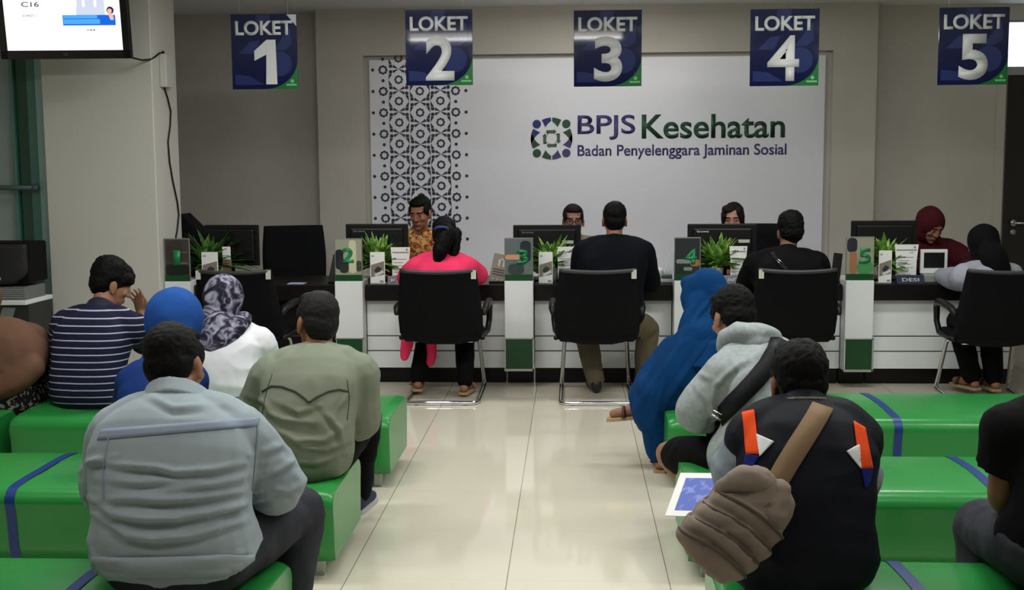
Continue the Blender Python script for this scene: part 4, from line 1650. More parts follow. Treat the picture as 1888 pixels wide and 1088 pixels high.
    def body(self, voxel=0.0075, hands=True, curl=0.7, face=False, feet='shoe', handup=None, hand_sc=0.95):
        bl = Blob(self.o)
        self.torso(bl, -0.012)
        self.shoulders(bl, -0.012)
        for sx in (-1, 1):
            if sx in self.arm:
                e, w = self.arm[sx]
                s = self.sh[sx]
                bl.limb([s, s.lerp(e, 0.5), e, e.lerp(w, 0.45), w], [0.052, 0.046, 0.038, 0.037, 0.026])
                if hands:
                    self.hand(bl, sx, curl, (handup or {}).get(sx), hand_sc)
            k, a = self.leg[sx]
            h = self.hip(sx)
            bl.limb([h, h.lerp(k, 0.5), k, k.lerp(a, 0.4), a], [0.075, 0.068, 0.052, 0.047, 0.032])
            fdir = self.foot_dir(sx)
            bl.limb([a + Vector((0, 0, -0.02)), a + fdir * 0.08 + Vector((0, 0, -0.045)), a + fdir * 0.155 + Vector((0, 0, -0.052))], [0.034, 0.032, 0.024])
            bl.sph(a - fdir * 0.03 + Vector((0, 0, -0.045)), 0.03)
        self.neck_shape(bl)
        self.head_shape(bl)

        HRi = self.HR.inverted()

        def post(me, o):
            n = len(me.polygons)
            c = np.zeros(n * 3)
            me.polygons.foreach_get('center', c)
            c = c.reshape(-1, 3) + np.array(o) - np.array(self.head)
            L = c @ np.array(HRi).T / self.hs
            mi = np.zeros(n, dtype=int)
            x, y, z = np.abs(L[:, 0]), L[:, 1], L[:, 2]
            front = y > 0.05
            eye = front & (((x - 0.031) / 0.0155) ** 2 + ((z - 0.006) / 0.0046) ** 2 < 1)
            mi[eye] = 1
            mi[eye & (((x - 0.031) / 0.0075) ** 2 + ((z - 0.006) / 0.0055) ** 2 < 1)] = 2
            brow = front & (np.abs(x - 0.033) < 0.021) & (np.abs(z - 0.0285 + 0.10 * np.abs(x - 0.028)) < 0.0048)
            mi[brow] = 2
            mi[(y > 0.072) & (x < 0.024) & (z > -0.078) & (z < -0.055) & (np.abs(z + 0.066) < 0.0085 * (1 - (x / 0.026) ** 2))] = 3
            me.polygons.foreach_set('material_index', mi.tolist())
        self.obj = bl.fuse('person', [self.skin, m_eyew, m_eyed, m_lip], None, 0.0055 if face else voxel, 3 if face else 4, None, post, top=True)
        tag(self.obj, self.label, 'person')
        return self.obj

    def foot_dir(self, sx):
        if hasattr(self, 'fdir'):
            return Vector(self.fdir[sx]).normalized()
        return (self.fw + self.rt * sx * 0.15).normalized()

    # ---- clothes
    def shirt(self, mat, infl=0.012, sleeve=2.0, t0=-0.10, voxel=0.010, disp=None, smooth=6, name='shirt', wk=1.0, dk=1.0, cuff=1.0, slack=0.0, extra=None, post=None, t1=0.975):
        bl = Blob(self.o)
        self.torso(bl, infl, t0, t1, wk, dk)
        self.shoulders(bl, infl)
        for sx in (-1, 1):
            if sx in self.arm and sleeve > 0:
                e, w = self.arm[sx]
                s = self.sh[sx]
                full = [s, s.lerp(e, 0.5), e, e.lerp(w, 0.5), w]
                rad = [0.062 + infl + slack, 0.056 + infl + slack, 0.048 + infl + slack, 0.043 + infl + slack, 0.034 + infl + slack * 0.5]
                m = max(2, int(sleeve * 2 + 1e-6) + 1)
                pts, rr = full[:m], rad[:m]
                if sleeve < 1.5:
                    fr = sleeve * 2 - (m - 1)
                    if fr > 0 and m < 5:
                        pts.append(full[m - 1].lerp(full[m], fr))
                        rr.append(rad[m - 1])
                    rr = [r * cuff if i == len(rr) - 1 else r for i, r in enumerate(rr)]
                bl.limb(pts, rr)
        if extra:
            extra(bl)
        return bl.fuse(name, mat, self.obj, voxel, smooth, disp, post)

    def trousers(self, mat, infl=0.014, length=2.0, voxel=0.010, disp=None, name='trousers', top_t=0.12, hem=1.0):
        bl = Blob(self.o)
        self.torso(bl, infl - 0.004, -0.14, top_t)
        for sx in (-1, 1):
            k, a = self.leg[sx]
            h = self.hip(sx)
            full = [h, h.lerp(k, 0.5), k, k.lerp(a, 0.45), a.lerp(k, 0.02)]
            rad = [0.085 + infl, 0.076 + infl, 0.060 + infl, 0.054 + infl, (0.044 + infl) * hem]
            if length < 1:
                bl.limb([h, h.lerp(k, 0.5), h.lerp(k, length)], [rad[0], rad[1], rad[2] * 1.08])
            else:
                m = int(round(length * 2)) + 1
                bl.limb(full[:m], rad[:m])
        return bl.fuse(name, mat, self.obj, voxel, 5, disp or cloth_disp(0.004, 11, 2))

    def robe(self, mat, name='robe', infl=0.03, voxel=0.011, disp=None, wide=0.16, foot=0.10, extra=None, smooth=8, armr=1.0):
        bl = Blob(self.o)
        self.torso(bl, infl, -0.14, 0.97)
        self.shoulders(bl, infl)
        for sx in (-1, 1):
            if sx in self.arm:
                e, w = self.arm[sx]
                s = self.sh[sx]
                bl.limb([s, s.lerp(e, 0.5), e, e.lerp(w, 0.5), w], [(0.07 + infl) * armr, (0.066 + infl) * armr, (0.060 + infl) * armr, (0.055 + infl) * armr, (0.05 + infl) * armr])
            k, a = self.leg[sx]
            h = self.hip(sx)
            bl.limb([h, h.lerp(k, 0.5), k, k.lerp(a, 0.5), a + Vector((0, 0, 0.03))], [0.11, 0.105, 0.095, 0.085, 0.08])
        kL, kR = self.leg[-1][0], self.leg[1][0]
        aL, aR = self.leg[-1][1], self.leg[1][1]
        m1, m2, m0 = (kL + kR) / 2, (aL + aR) / 2, self.pel
        bl.limb([m0, m0.lerp(m1, 0.5), m1, m1.lerp(m2, 0.5), m2 + Vector((0, 0, 0.05))], [0.12, 0.11, 0.10, 0.095, 0.09])
        if extra:
            extra(bl)
        return bl.fuse(name, mat, self.obj, voxel, smooth, disp or cloth_disp(0.006, 6, 5, (1.6, 1.6, 0.5)))

    def shoes(self, mat, sole=None, name='shoe', sc=1.0):
        for sx in (-1, 1):
            k, a = self.leg[sx]
            f = self.foot_dir(sx)
            z = Vector((0, 0, 1))
            r = Vector((f.y, -f.x, 0))
            base = Vector((a.x, a.y, a.z - 0.085))
            bl = Blob(self.o)
            bl.rings([(base + f * d + z * (h / 2 + 0.006), r * w_, z * (h / 2), 2.6) for d, w_, h in ((-0.066, 0.020, 0.06), (-0.055, 0.034, 0.085), (-0.01, 0.039, 0.095), (0.05, 0.042, 0.085), (0.11, 0.046, 0.062), (0.16, 0.043, 0.050), (0.19, 0.030, 0.040), (0.20, 0.014, 0.03))])
            sh = bl.fuse(name, mat, self.obj, 0.006, 3)
            if sole:
                p = MB()
                o2 = self.o
                outl = [(-0.068, 0.022), (-0.055, 0.037), (0.0, 0.042), (0.06, 0.046), (0.12, 0.050), (0.165, 0.047), (0.195, 0.034), (0.207, 0.012)]
                a_ = [base + f * d + r * w_ - o2 for d, w_ in outl] + [base + f * d - r * w_ - o2 for d, w_ in outl[::-1]]
                lo = [p.bm.verts.new(q) for q in a_]
                hi = [p.bm.verts.new(q + z * 0.020) for q in a_]
                p.bm.faces.new(lo[::-1])
                p.bm.faces.new(hi)
                for i in range(len(a_)):
                    j = (i + 1) % len(a_)
                    p.bm.faces.new((lo[i], lo[j], hi[j], hi[i]))
                p.build('sole', sole, sh)

    def sandals(self, mat, sole):
        for sx in (-1, 1):
            k, a = self.leg[sx]
            f = self.foot_dir(sx)
            z = Vector((0, 0, 1))
            r = Vector((f.y, -f.x, 0))
            base = Vector((a.x, a.y, a.z - 0.085)) - self.o
            outl = [(-0.065, 0.024), (-0.05, 0.036), (0.0, 0.038), (0.06, 0.042), (0.12, 0.046), (0.165, 0.042), (0.19, 0.026)]
            a_ = [base + f * d + r * w_ for d, w_ in outl] + [base + f * d - r * w_ for d, w_ in outl[::-1]]
            p = MB()
            lo = [p.bm.verts.new(q) for q in a_]
            hi = [p.bm.verts.new(q + z * 0.016) for q in a_]
            p.bm.faces.new(lo[::-1])
            p.bm.faces.new(hi)
            for i in range(len(a_)):
                j = (i + 1) % len(a_)
                p.bm.faces.new((lo[i], lo[j], hi[j], hi[i]))
            so = p.build('sandal', sole, self.obj)
            p = MB()
            p.tube([base + f * 0.10 + r * 0.046 * math.cos(t) + z * (0.016 + 0.046 * math.sin(t)) for t in [math.pi * q / 10 for q in range(11)]], 0.011, 8)
            p.build('strap', mat, so, True)

    def collar(self, mat, r=0.064, h=0.036, name='collar', tilt=0.0, dz=0.0, thick=0.011, open_=0.0, lean=0.35, spread=1.12):
        """stand-and-fall collar ring round the neck"""
        c, d = self.sp(0.97)
        dn = (self.hp(0, -0.02, -0.06) - c).normalized()
        ax = dn.lerp(d, 0.5).normalized()
        x = self.rt.copy()
        y = ax.cross(x).normalized()
        if y.dot(self.fw) < 0:
            y = -y
        bl = Blob(self.o)
        N = 26
        for lay, (rr, z0, z1) in enumerate(((r, -0.01, h), (r * spread, -0.02, h * 0.72))):
            for zz in np.linspace(z0, z1, 4):
                pts = []
                for k in range(N):
                    a = math.pi / 2 + R(open_) / 2 + (2 * math.pi - R(open_)) * k / (N - 1)
                    rad = rr * (1.0 + (0.10 if lay else 0.0) * (1 - (zz - z0) / (z1 - z0)))
                    pts.append(c + ax * (zz + dz + 0.03) + x * rad * math.cos(a) * 1.06 + y * rad * math.sin(a) - ax * 0.022 * lean * (1 + math.sin(a)))
                bl.tube([q - self.o for q in pts], thick * 0.75, 7)
        return bl.fuse(name, mat, self.obj, 0.006, 3)

    def hair(self, mat=None, style='short', seed=1, rough=0.0035):
        mat = mat or m_hair
        bl = Blob(self.o)

        def E(x, y, z, rx, ry, rz, tilt=0):
            rot = self.HR @ Matrix.Rotation(R(tilt), 3, 'X') if tilt else self.HR
            bl.ell(self.hp(x, y, z) - self.o, rx * self.hs, ry * self.hs, rz * self.hs, rot, 24)
        k = {'short': 1.0, 'thick': 1.05, 'fluffy': 1.08, 'buzz': 0.975}.get(style, 1.0)
        E(0, -0.026, 0.044, 0.080 * k, 0.092 * k, 0.084 * k, -14)
        E(0, -0.050, 0.000, 0.073 * k, 0.060 * k, 0.072 * k)
        E(0, -0.055, -0.038, 0.056, 0.042, 0.042)
        for sx in (-1, 1):
            E(sx * 0.060, 0.012, 0.034, 0.018, 0.046, 0.042)
            E(sx * 0.068, 0.016, 0.004, 0.008, 0.012, 0.024)
        if style in ('short', 'thick', 'fluffy'):
            E(0, 0.035, 0.092, 0.062, 0.046, 0.030, -20)
        if style == 'fluffy':
            E(0, 0.062, 0.070, 0.06, 0.034, 0.030, -35)
            E(0.05, 0.05, 0.05, 0.03, 0.04, 0.035)
            E(0, -0.03, 0.075, 0.082, 0.092, 0.068)
        if style == 'parted':
            E(0.026, 0.026, 0.084, 0.062, 0.048, 0.034, -18)
            E(-0.05, 0.03, 0.06, 0.03, 0.045, 0.045)
            for sx in (-1, 1):
                E(sx * 0.068, 0.030, 0.020, 0.022, 0.045, 0.060)
                E(sx * 0.072, 0.012, -0.045, 0.016, 0.034, 0.05)
            E(0, -0.11, 0.03, 0.045, 0.045, 0.045)
        if style == 'ponytail':
            E(0, 0.02, 0.075, 0.072, 0.060, 0.045)
            for sx in (-1, 1):
                E(sx * 0.066, 0.0, 0.010, 0.020, 0.05, 0.055)

        def d(p, n):
            up_ = np.array(self.HR @ Vector((0, 0, 1)))
            q = p / self.hs
            return rough * 0.6 * vn(q * 90 + seed) + rough * 0.5 * vn(q * 170 + seed * 3) + 0.0018 * vn(q * 25)
        return bl.fuse('hair', mat, self.obj, 0.006, 2, d)

    def hijab(self, mat, name='hijab', cape=0.0, face=False, back=0.0, voxel=0.009, disp=None, puff=1.0, tuck=None, smooth=7, extra=None):
        """head scarf; cape = how far (m) it falls below the neck base"""
        bl = Blob(self.o)

        def E(x, y, z, rx, ry, rz, tilt=0):
            rot = self.HR @ Matrix.Rotation(R(tilt), 3, 'X') if tilt else self.HR
            bl.ell(self.hp(x, y, z) - self.o, rx * self.hs, ry * self.hs, rz * self.hs, rot, 28)
        E(0, -0.022 if face else -0.012, 0.026, 0.092 * puff, 0.108 * puff, 0.104 * puff)
        E(0, -0.05, 0.0, 0.082 * puff, 0.075 * puff, 0.085 * puff)
        E(0, -0.012, -0.06, 0.080 * puff, 0.078 * puff, 0.085)
        if back:
            E(0, -0.085, -0.01, 0.06, 0.05 + back, 0.06)
        c7, d7 = self.sp(0.93)
        hb = self.hp(0, -0.01, -0.085)
        y = self.fw
        rs = [(self.hp(0, -0.012, -0.03), self.rt * 0.082 * puff, y * 0.084 * puff, 2.1), (hb, self.rt * 0.086, y * 0.084, 2.1), (c7 + Vector((0, 0, 0.03)), self.rt * 0.115, y * 0.098, 2.1), (c7 + Vector((0, 0, -0.02)), self.rt * (self.sw * 0.85), y * 0.11, 2.2)]
        if cape > 0:
            for f in (0.25, 0.5, 0.75, 1.0):
                t = 0.88 - f * cape / max(0.2, (self.neck - self.pel).length)
                p, d = self.sp(max(-0.1, t))
                rs.append((p, self.rt * ((self.sw + 0.06) * (1 + 0.16 * f)), y * (0.135 + 0.04 * f), 2.3))
        bl.rings(rs)
        if cape > 0:
            self.shoulders(bl, 0.026)
            for sx in (-1, 1):
                if sx in self.arm:
                    e, w = self.arm[sx]
                    s = self.sh[sx]
                    f = min(1.0, cape / 0.28)
                    bl.limb([s, s.lerp(e, 0.5 * f), s.lerp(e, f)], [0.088, 0.086, 0.082])
        if extra:
            extra(bl)

        def post(me, o):
            if not face:
                return
            bm = bmesh.new()
            bm.from_mesh(me)
            HRi = self.HR.inverted()
            kill = []
            for v in bm.verts:
                L = HRi @ (v.co + o - self.head) / self.hs
                if L.y > 0.02 and (L.x / 0.056) ** 2 + ((L.z + 0.022) / 0.080) ** 2 < 1:
                    kill.append(v)
            bmesh.ops.delete(bm, geom=kill, context='VERTS')
            bm.to_mesh(me)
            bm.free()
        ob = bl.fuse(name, mat, self.obj, voxel, smooth, disp or cloth_disp(0.0035, 10, 3, (1.2, 1.2, 0.7)), post)
        if face:
            m = ob.modifiers.new('t', 'SOLIDIFY')
            m.thickness = 0.012
            m.offset = -1
        return ob


def surf(ob):
    """ray caster on a finished mesh (world coordinates)"""
    me = ob.data
    o = Vector((0, 0, 0))
    x = ob
    while x is not None:
        o = o + x.location
        x = x.parent
    t = bvhtree.BVHTree.FromPolygons([v.co + o for v in me.vertices], [p.vertices[:] for p in me.polygons])
    return t, o


def hit(tree, px, py):
    h = tree.ray_cast(Vector((0, 0, CAMH)), ray(px, py).normalized())
    return (h[0], h[1]) if h[0] is not None else (None, None)


def hits_path(tree, pts, sub=6, off=0.003):
    out = []
    for (a, b_), (c_, d) in zip(pts[:-1], pts[1:]):
        for k in range(sub):
            t = k / sub
            h, n = hit(tree, a + (c_ - a) * t, b_ + (d - b_) * t)
            if h is not None:
                out.append(h + n * off)
    h, n = hit(tree, *pts[-1])
    if h is not None:
        out.append(h + n * off)
    return out


def surface_line(person, on, pts, rad, mat, name, off=0.001):
    tr, _ = surf(on)
    q = hits_path(tr, pts, 5, off)
    if len(q) < 2:
        return None
    p = MB()
    p.tube([v - person.o for v in q], rad, 6)
    return p.build(name, mat, on, True)


def patch(person, on, quad, mat, name, nu=10, nv=6, off=0.003, parent=None):
    """flat sewn-on panel following the cloth; quad = 4 picture corners (a,b,c,d) around"""
    tr, _ = surf(on)
    p = MB()
    g = []
    a, b_, c_, d = [Vector((q[0], q[1], 0)) for q in quad]
    for j in range(nv + 1):
        row = []
        for i in range(nu + 1):
            u, v = i / nu, j / nv
            q = a.lerp(b_, u).lerp(d.lerp(c_, u), v)
            h, n = hit(tr, q.x, q.y)
            row.append(None if h is None else p.bm.verts.new(h + n * off - person.o))
        g.append(row)
    for j in range(nv):
        for i in range(nu):
            f = [x for x in (g[j][i], g[j][i + 1], g[j + 1][i + 1], g[j + 1][i]) if x is not None]
            if len(f) >= 3 and len(set(f)) == len(f):
                try:
                    p.bm.faces.new(f)
                except ValueError:
                    pass
    bmesh.ops.remove_doubles(p.bm, verts=p.bm.verts[:], dist=1e-5)
    o = p.build(name, mat, parent or on, True)
    m = o.modifiers.new('t', 'SOLIDIFY')
    m.thickness = 0.004
    m.offset = 0
    return o


def ribbon(person, pts3, normals, width, mat, name, parent, thick=0.004):
    p = MB()
    prev = None
    N = len(pts3)
    for i in range(N):
        t = (pts3[min(N - 1, i + 1)] - pts3[max(0, i - 1)]).normalized()
        s = t.cross(normals[i]).normalized() * width / 2
        row = [p.bm.verts.new(pts3[i] - s - person.o), p.bm.verts.new(pts3[i] + s - person.o)]
        if prev:
            p.bm.faces.new((prev[0], prev[1], row[1], row[0]))
        prev = row
    o = p.build(name, mat, parent, True)
    m = o.modifiers.new('t', 'SOLIDIFY')
    m.thickness = thick
    m.offset = 0
    return o
V = Vector


def cloth(name, c, var=None, rough=0.85, weave=900, ws=0.25, fold=None, sheen=0.0):
    return M(name, c, rough, spec=0.10, bump=(fold or weave, ws, 0.002 if not fold else 0.006), var=var, sheen=sheen)


m_jk = cloth('jacket_grey_blue', (154, 166, 174), var=(4, (145, 157, 165)))
m_jk_band = cloth('jacket_band', (134, 146, 164))
m_jean = cloth('jeans_dark_grey', (46, 47, 54), var=(12, (58, 59, 66)))
m_blackc = cloth('cloth_black', (9, 9, 11))
m_black2 = cloth('cloth_black_blue', (9, 11, 18))
m_olive = cloth('shirt_olive', (124, 130, 115), var=(5, (116, 121, 107)))
m_olive_d = cloth('seam_shade_olive', (70, 73, 63))  # dark olive for the sleeve seams and the painted yoke shade
m_royal = cloth('hijab_royal_blue', (32, 74, 142), var=(6, (28, 66, 132)))
m_royal2 = cloth('robe_royal_blue', (24, 48, 104))
m_white_bl = cloth('blouse_white', (224, 225, 232))
m_brown = cloth('hijab_brown', (106, 78, 62), var=(5, (98, 72, 58)))
m_blue2 = cloth('robe_blue', (8, 58, 108), var=(5, (8, 51, 97)))
m_hood = cloth('hoodie_grey', (154, 162, 164), var=(60, (142, 150, 152)))
m_vest = cloth('vest_dark_navy', (19, 21, 29), rough=0.6)
m_orange = cloth('vest_orange', (226, 78, 34))
m_wtri = cloth('vest_white', (214, 216, 222))
m_bl_tri = cloth('vest_blue', (28, 38, 108))
m_tee = cloth('tee_grey', (126, 136, 146))
m_bag = cloth('bag_taupe', (134, 121, 111), var=(8, (123, 111, 102)), rough=0.7)
m_strap = cloth('strap_brown', (128, 106, 84))
m_strap_bl = cloth('strap_black', (24, 25, 28), rough=0.5)
m_pink = cloth('blouse_pink', (236, 62, 104), var=(6, (226, 54, 96)))
m_khaki = cloth('trousers_khaki', (96, 88, 72))
m_maroon = cloth('hijab_maroon', (66, 20, 26))
m_ltgrey = cloth('top_light_grey', (146, 148, 160))
m_beige = cloth('shirt_beige', (128, 118, 106))
m_shoe_d = M('shoe_black', (18, 16, 16), 0.5)
m_shoe_n = M('shoe_navy', (24, 30, 66), 0.7)
m_sole_w = M('sole_white', (176, 178, 180), 0.7)
m_sole_t = M('sole_tan', (166, 138, 104), 0.7)
m_sand = M('sandal_brown', (58, 34, 26), 0.6)


# striped polo: thin white lines; 's' = distance along the torso or the sleeve
def striped():
    m = M('polo_navy_stripes', (18, 20, 48), 0.85, spec=0.25)
    nt = m.node_tree
    b = nt.nodes['Principled BSDF']
    at_ = NODE(nt, 'ShaderNodeAttribute')
    at_.attribute_name = 's'
    f = mth('FRACT', mth('DIVIDE', at_.outputs['Fac'], 0.0345, nt), None, nt)
    g = mth('LESS_THAN', f, 0.17, nt)
    mx_ = NODE(nt, 'ShaderNodeMix', data_type='RGBA')
    mx_.inputs[6].default_value = lin((19, 20, 48))
    mx_.inputs[7].default_value = lin((170, 172, 192))
    nt.links.new(g, mx_.inputs[0])
    nt.links.new(mx_.outputs[2], b.inputs['Base Color'])
    return m


def print_mat(name, cols, scale, dist=1.2, pos=(0.40, 0.50, 0.60)):
    m = M(name, cols[0], 0.8, spec=0.25)
    nt = m.node_tree
    b = nt.nodes['Principled BSDF']
    tc = [n for n in nt.nodes if n.type == 'TEX_COORD'][0]
    n = NODE(nt, 'ShaderNodeTexNoise')
    n.inputs['Scale'].default_value = scale
    n.inputs['Detail'].default_value = 3
    n.inputs['Distortion'].default_value = dist
    nt.links.new(tc.outputs['Object'], n.inputs['Vector'])
    r = NODE(nt, 'ShaderNodeValToRGB')
    r.color_ramp.interpolation = 'LINEAR'
    e = r.color_ramp.elements
    e[0].position, e[0].color = pos[0] - 0.02, lin(cols[0])
    e[1].position, e[1].color = pos[2], lin(cols[-1])
    for i, c in enumerate(cols[1:-1]):
        x = e.new(pos[1] + 0.03 * i)
        x.color = lin(c)
    nt.links.new(n.outputs['Fac'], r.inputs['Fac'])
    nt.links.new(r.outputs['Color'], b.inputs['Base Color'])
    return m


m_flow = print_mat('hijab_flower_print', [(22, 22, 40), (62, 58, 78), (112, 106, 126), (160, 166, 184)], 10, 2.2, (0.44, 0.50, 0.68))
m_spot = print_mat('dress_spotted', [(24, 22, 24), (34, 32, 34), (150, 146, 144)], 46, 0.4, (0.50, 0.55, 0.60))
m_batik = print_mat('shirt_batik', [(86, 46, 20), (164, 98, 40), (196, 160, 110)], 40, 1.0, (0.40, 0.5, 0.62))


class Org:
    def __init__(self, o):
        self.o = Vector(o)


# ================================================================ seated visitors on the benches
# --- man in the grey-blue jacket, nearest on the left
p1 = Person('person in a grey-blue jacket and dark jeans seated on the nearest left bench', P(330, 1030, 3.14), P(335, 742, 3.24), P(323, 676, 3.32), 2, 4, -18, -7, sw=0.172, wt=1.16, dp=1.15, hunch=0.07, hs=1.0, skinc=(150, 104, 82), sraise=-0.015)
p1.arms(P(196, 895, 3.30), P(245, 960, 3.60), P(514, 893, 3.32), P(425, 955, 3.64))
kR = P(556, 938, 3.62)
p1.legs(V((-1.27, 3.62, 0.46)), V((-1.27, 3.64, 0.09)), kR, V((kR.x - 0.03, 3.50, 0.09)))
p1.body(curl=0.9)
p1.trousers(m_jean, 0.016)
p1.shoes(m_shoe_d)


def d1b(p, n):
    x = p[:, 0] + 1.12
    z = p[:, 2] - 0.42
    arm = np.clip((np.abs(x) - 0.2) / 0.06, 0, 1)
    low = np.clip(1.1 - z / 0.36, 0.1, 1)
    q2 = np.stack([p[:, 0] * 3.0 + 9, p[:, 1] * 3.0, (p[:, 2] + 0.04 * np.sin(x * 9)) * 22.0], 1)
    return arm * 0.006 * ridge(p * np.array((9, 9, 12)) + 4) + 0.005 * ridge(q2) * low + 0.0035 * vn(p * 9)


d1 = folds([[(183, 852), (230, 858), (290, 862), (324, 870), (392, 866), (460, 852)], [(193, 921), (250, 918), (300, 922), (353, 919), (460, 905)], [(182, 930), (207, 948), (266, 956), (324, 955), (392, 943), (462, 922), 1.2], [(190, 958), (232, 986), (280, 993), (353, 987), (458, 958)], [(168, 1008), (178, 1030), (241, 1044), (314, 1044), (425, 1024)], [(400, 948), (440, 935), (472, 922)], [(477, 834), (500, 826), (530, 818)], [(482, 872), (510, 866), (545, 846)], [(500, 900), (530, 905), (560, 890)], [(195, 885), (260, 890), (330, 884), 0.6], [(330, 900), (400, 892), (455, 880), 0.6], [(160, 860), (175, 850), (192, 846)], [(275, 730), (320, 752), (390, 748), 0.5]], 0.013, 6.0, d1b)


j1 = p1.shirt(m_jk, 0.024, 2.0, t0=0.07, voxel=0.007, disp=d1, smooth=4, name='jacket', wk=1.06, slack=0.006)
p1.collar(m_jk, 0.068, 0.034, 'collar', dz=-0.012, thick=0.012, lean=0.6, spread=1.30)
patch(p1, j1, [(188, 792), (478, 770), (476, 786), (180, 812)], m_jk_band, 'yoke_band', 26, 3, 0.0015)
surface_line(p1, j1, [(474, 775), (475, 800), (470, 850), (464, 905)], 0.003, m_jk_band, 'sleeve_seam')
surface_line(p1, j1, [(205, 790), (196, 830), (190, 880), (192, 920)], 0.003, m_jk_band, 'sleeve_seam')
patch(p1, j1, [(172, 1028), (478, 1022), (474, 1060), (180, 1068)], m_jk, 'hem_band', 26, 4, 0.006)
p1.hair(m_hair, 'short', 2)

# --- man in the olive shirt
p2 = Person('person in an olive yoked shirt at the aisle end of the left middle bench', P(562, 842, 4.46), P(588, 651, 4.58), P(585, 594, 4.62), -3, -28, -8, 4, sw=0.162, wt=1.0, dp=1.0, hunch=0.07, hs=1.0, skinc=(150, 100, 70), sraise=-0.02)
p2.arms(P(462, 785, 4.60), P(505, 835, 4.90), P(660, 782, 4.62), P(645, 838, 4.86))
fr = FL(664, 938)
p2.legs(V((-1.18, 4.96, 0.46)), V((-1.18, 4.98, 0.09)), V((-0.90, 4.98, 0.46)), V((fr.x + 0.0, fr.y - 0.04, 0.085)))
p2.body(curl=0.9, face=True)
p2.trousers(m_blackc)
p2.shoes(m_shoe_n, m_sole_w)


d2 = folds([[(488, 757), (522, 774), (560, 778)], [(505, 790), (547, 812), (598, 812), (627, 790)], [(526, 808), (560, 824), (602, 829), (640, 815)], [(543, 852), (581, 854), (615, 842)], [(622, 757), (634, 738), (640, 722)], [(470, 735), (490, 742), (500, 760)], [(520, 745), (550, 760), (575, 752), 0.7], [(600, 760), (625, 790), (632, 820)], [(475, 800), (495, 830), (520, 850)]], 0.009, 5.0, lambda p, n: 0.004 * vn(p * 11) + 0.003 * ridge(p * 13))


s2 = p2.shirt(m_olive, 0.022, 0.88, t0=-0.12, voxel=0.008, disp=d2, smooth=5, slack=0.014, cuff=1.06, wk=1.02)
p2.collar(m_olive, 0.063, 0.016, 'collar', dz=-0.020, thick=0.010, lean=0.6)
surface_line(p2, s2, [(484, 722), (500, 712), (520, 713), (545, 722), (562, 735), (570, 742)], 0.0045, m_olive_d, 'yoke_shade_line')  # darker line stands in for the soft shadow under the yoke flap
surface_line(p2, s2, [(570, 742), (584, 732), (605, 722), (625, 718), (642, 722)], 0.0045, m_olive_d, 'yoke_shade_line')
surface_line(p2, s2, [(502, 690), (492, 720), (484, 760), (482, 800)], 0.0018, m_olive_d, 'sleeve_seam')
surface_line(p2, s2, [(640, 700), (644, 735), (640, 775)], 0.0018, m_olive_d, 'sleeve_seam')
p2.hair(m_hair_gr, 'short', 3, 0.003)

# --- man in the striped polo
p3 = Person('person in a white-striped navy polo holding a hand to the face', P(168, 726, 5.74), P(188, 574, 5.88), P(206, 524, 5.96), 8, 46, -24, 0, sw=0.18, wt=1.10, dp=1.05, hunch=0.06, hs=1.02, skinc=(156, 112, 86), sraise=-0.005)
p3.arms(P(112, 690, 5.92), P(150, 728, 6.12), P(272, 630, 6.04), P(262, 580, 6.10))
p3.legs(V((-2.56, 6.22, 0.46)), V((-2.56, 6.24, 0.09)), V((-2.24, 6.24, 0.46)), V((-2.24, 6.26, 0.09)))
p3.body(curl=0.75, face=True, handup={1: (0.2, 0.95, 0.2)})
p3.trousers(m_black2)
p3.shoes(m_shoe_d)


def stripe_post(per):
    def post(me, o):
        n = len(me.vertices)
        co = np.zeros(n * 3)
        me.vertices.foreach_get('co', co)
        c = co.reshape(-1, 3) + np.array(o)
        s = c[:, 2] + 0.10 * np.abs(c[:, 0] - per.neck.x) ** 2
        for sx in (-1, 1):
            a, e = np.array(per.sh[sx]), np.array(per.arm[sx][0])
            ax = (e - a) / np.linalg.norm(e - a)
            t = (c - a) @ ax
            r_ = np.linalg.norm(c - a - t[:, None] * ax, axis=1)
            lat = (c - np.array(per.neck)) @ np.array(per.rt) * sx
            m_ = (r_ < 0.088) & (t > 0.012) & (lat > per.sw - 0.018)
            s[m_] = t[m_]
        at_ = me.attributes.new('s', 'FLOAT', 'POINT')
        at_.data.foreach_set('value', s.tolist())
    return post


p3.shirt(striped(), 0.016, 0.85, t0=-0.12, voxel=0.008, disp=cloth_disp(0.0045, 9, 4, (0.8, 0.8, 1.2)), smooth=5, name='polo_shirt', post=stripe_post(p3), slack=0.01)
p3.collar(M('polo_collar_navy', (20, 21, 46), 0.85), 0.062, 0.034, 'collar', dz=-0.006, lean=0.5)
p3.hair(m_hair, 'fluffy', 5, 0.005)
h, w_ = p3.arm[1]
bl = MB()
c = w_ + (w_ - h).normalized() * 0.105 + V((0.012, -0.006, 0))
bl.tube([c - p3.o + V((0.010 * math.cos(t), 0.010 * math.sin(t), 0)) for t in [2 * math.pi * k / 12 for k in range(12)]], 0.0022, 6, closed=True)
bl.build('finger_ring', m_chrome, p3.obj, True)

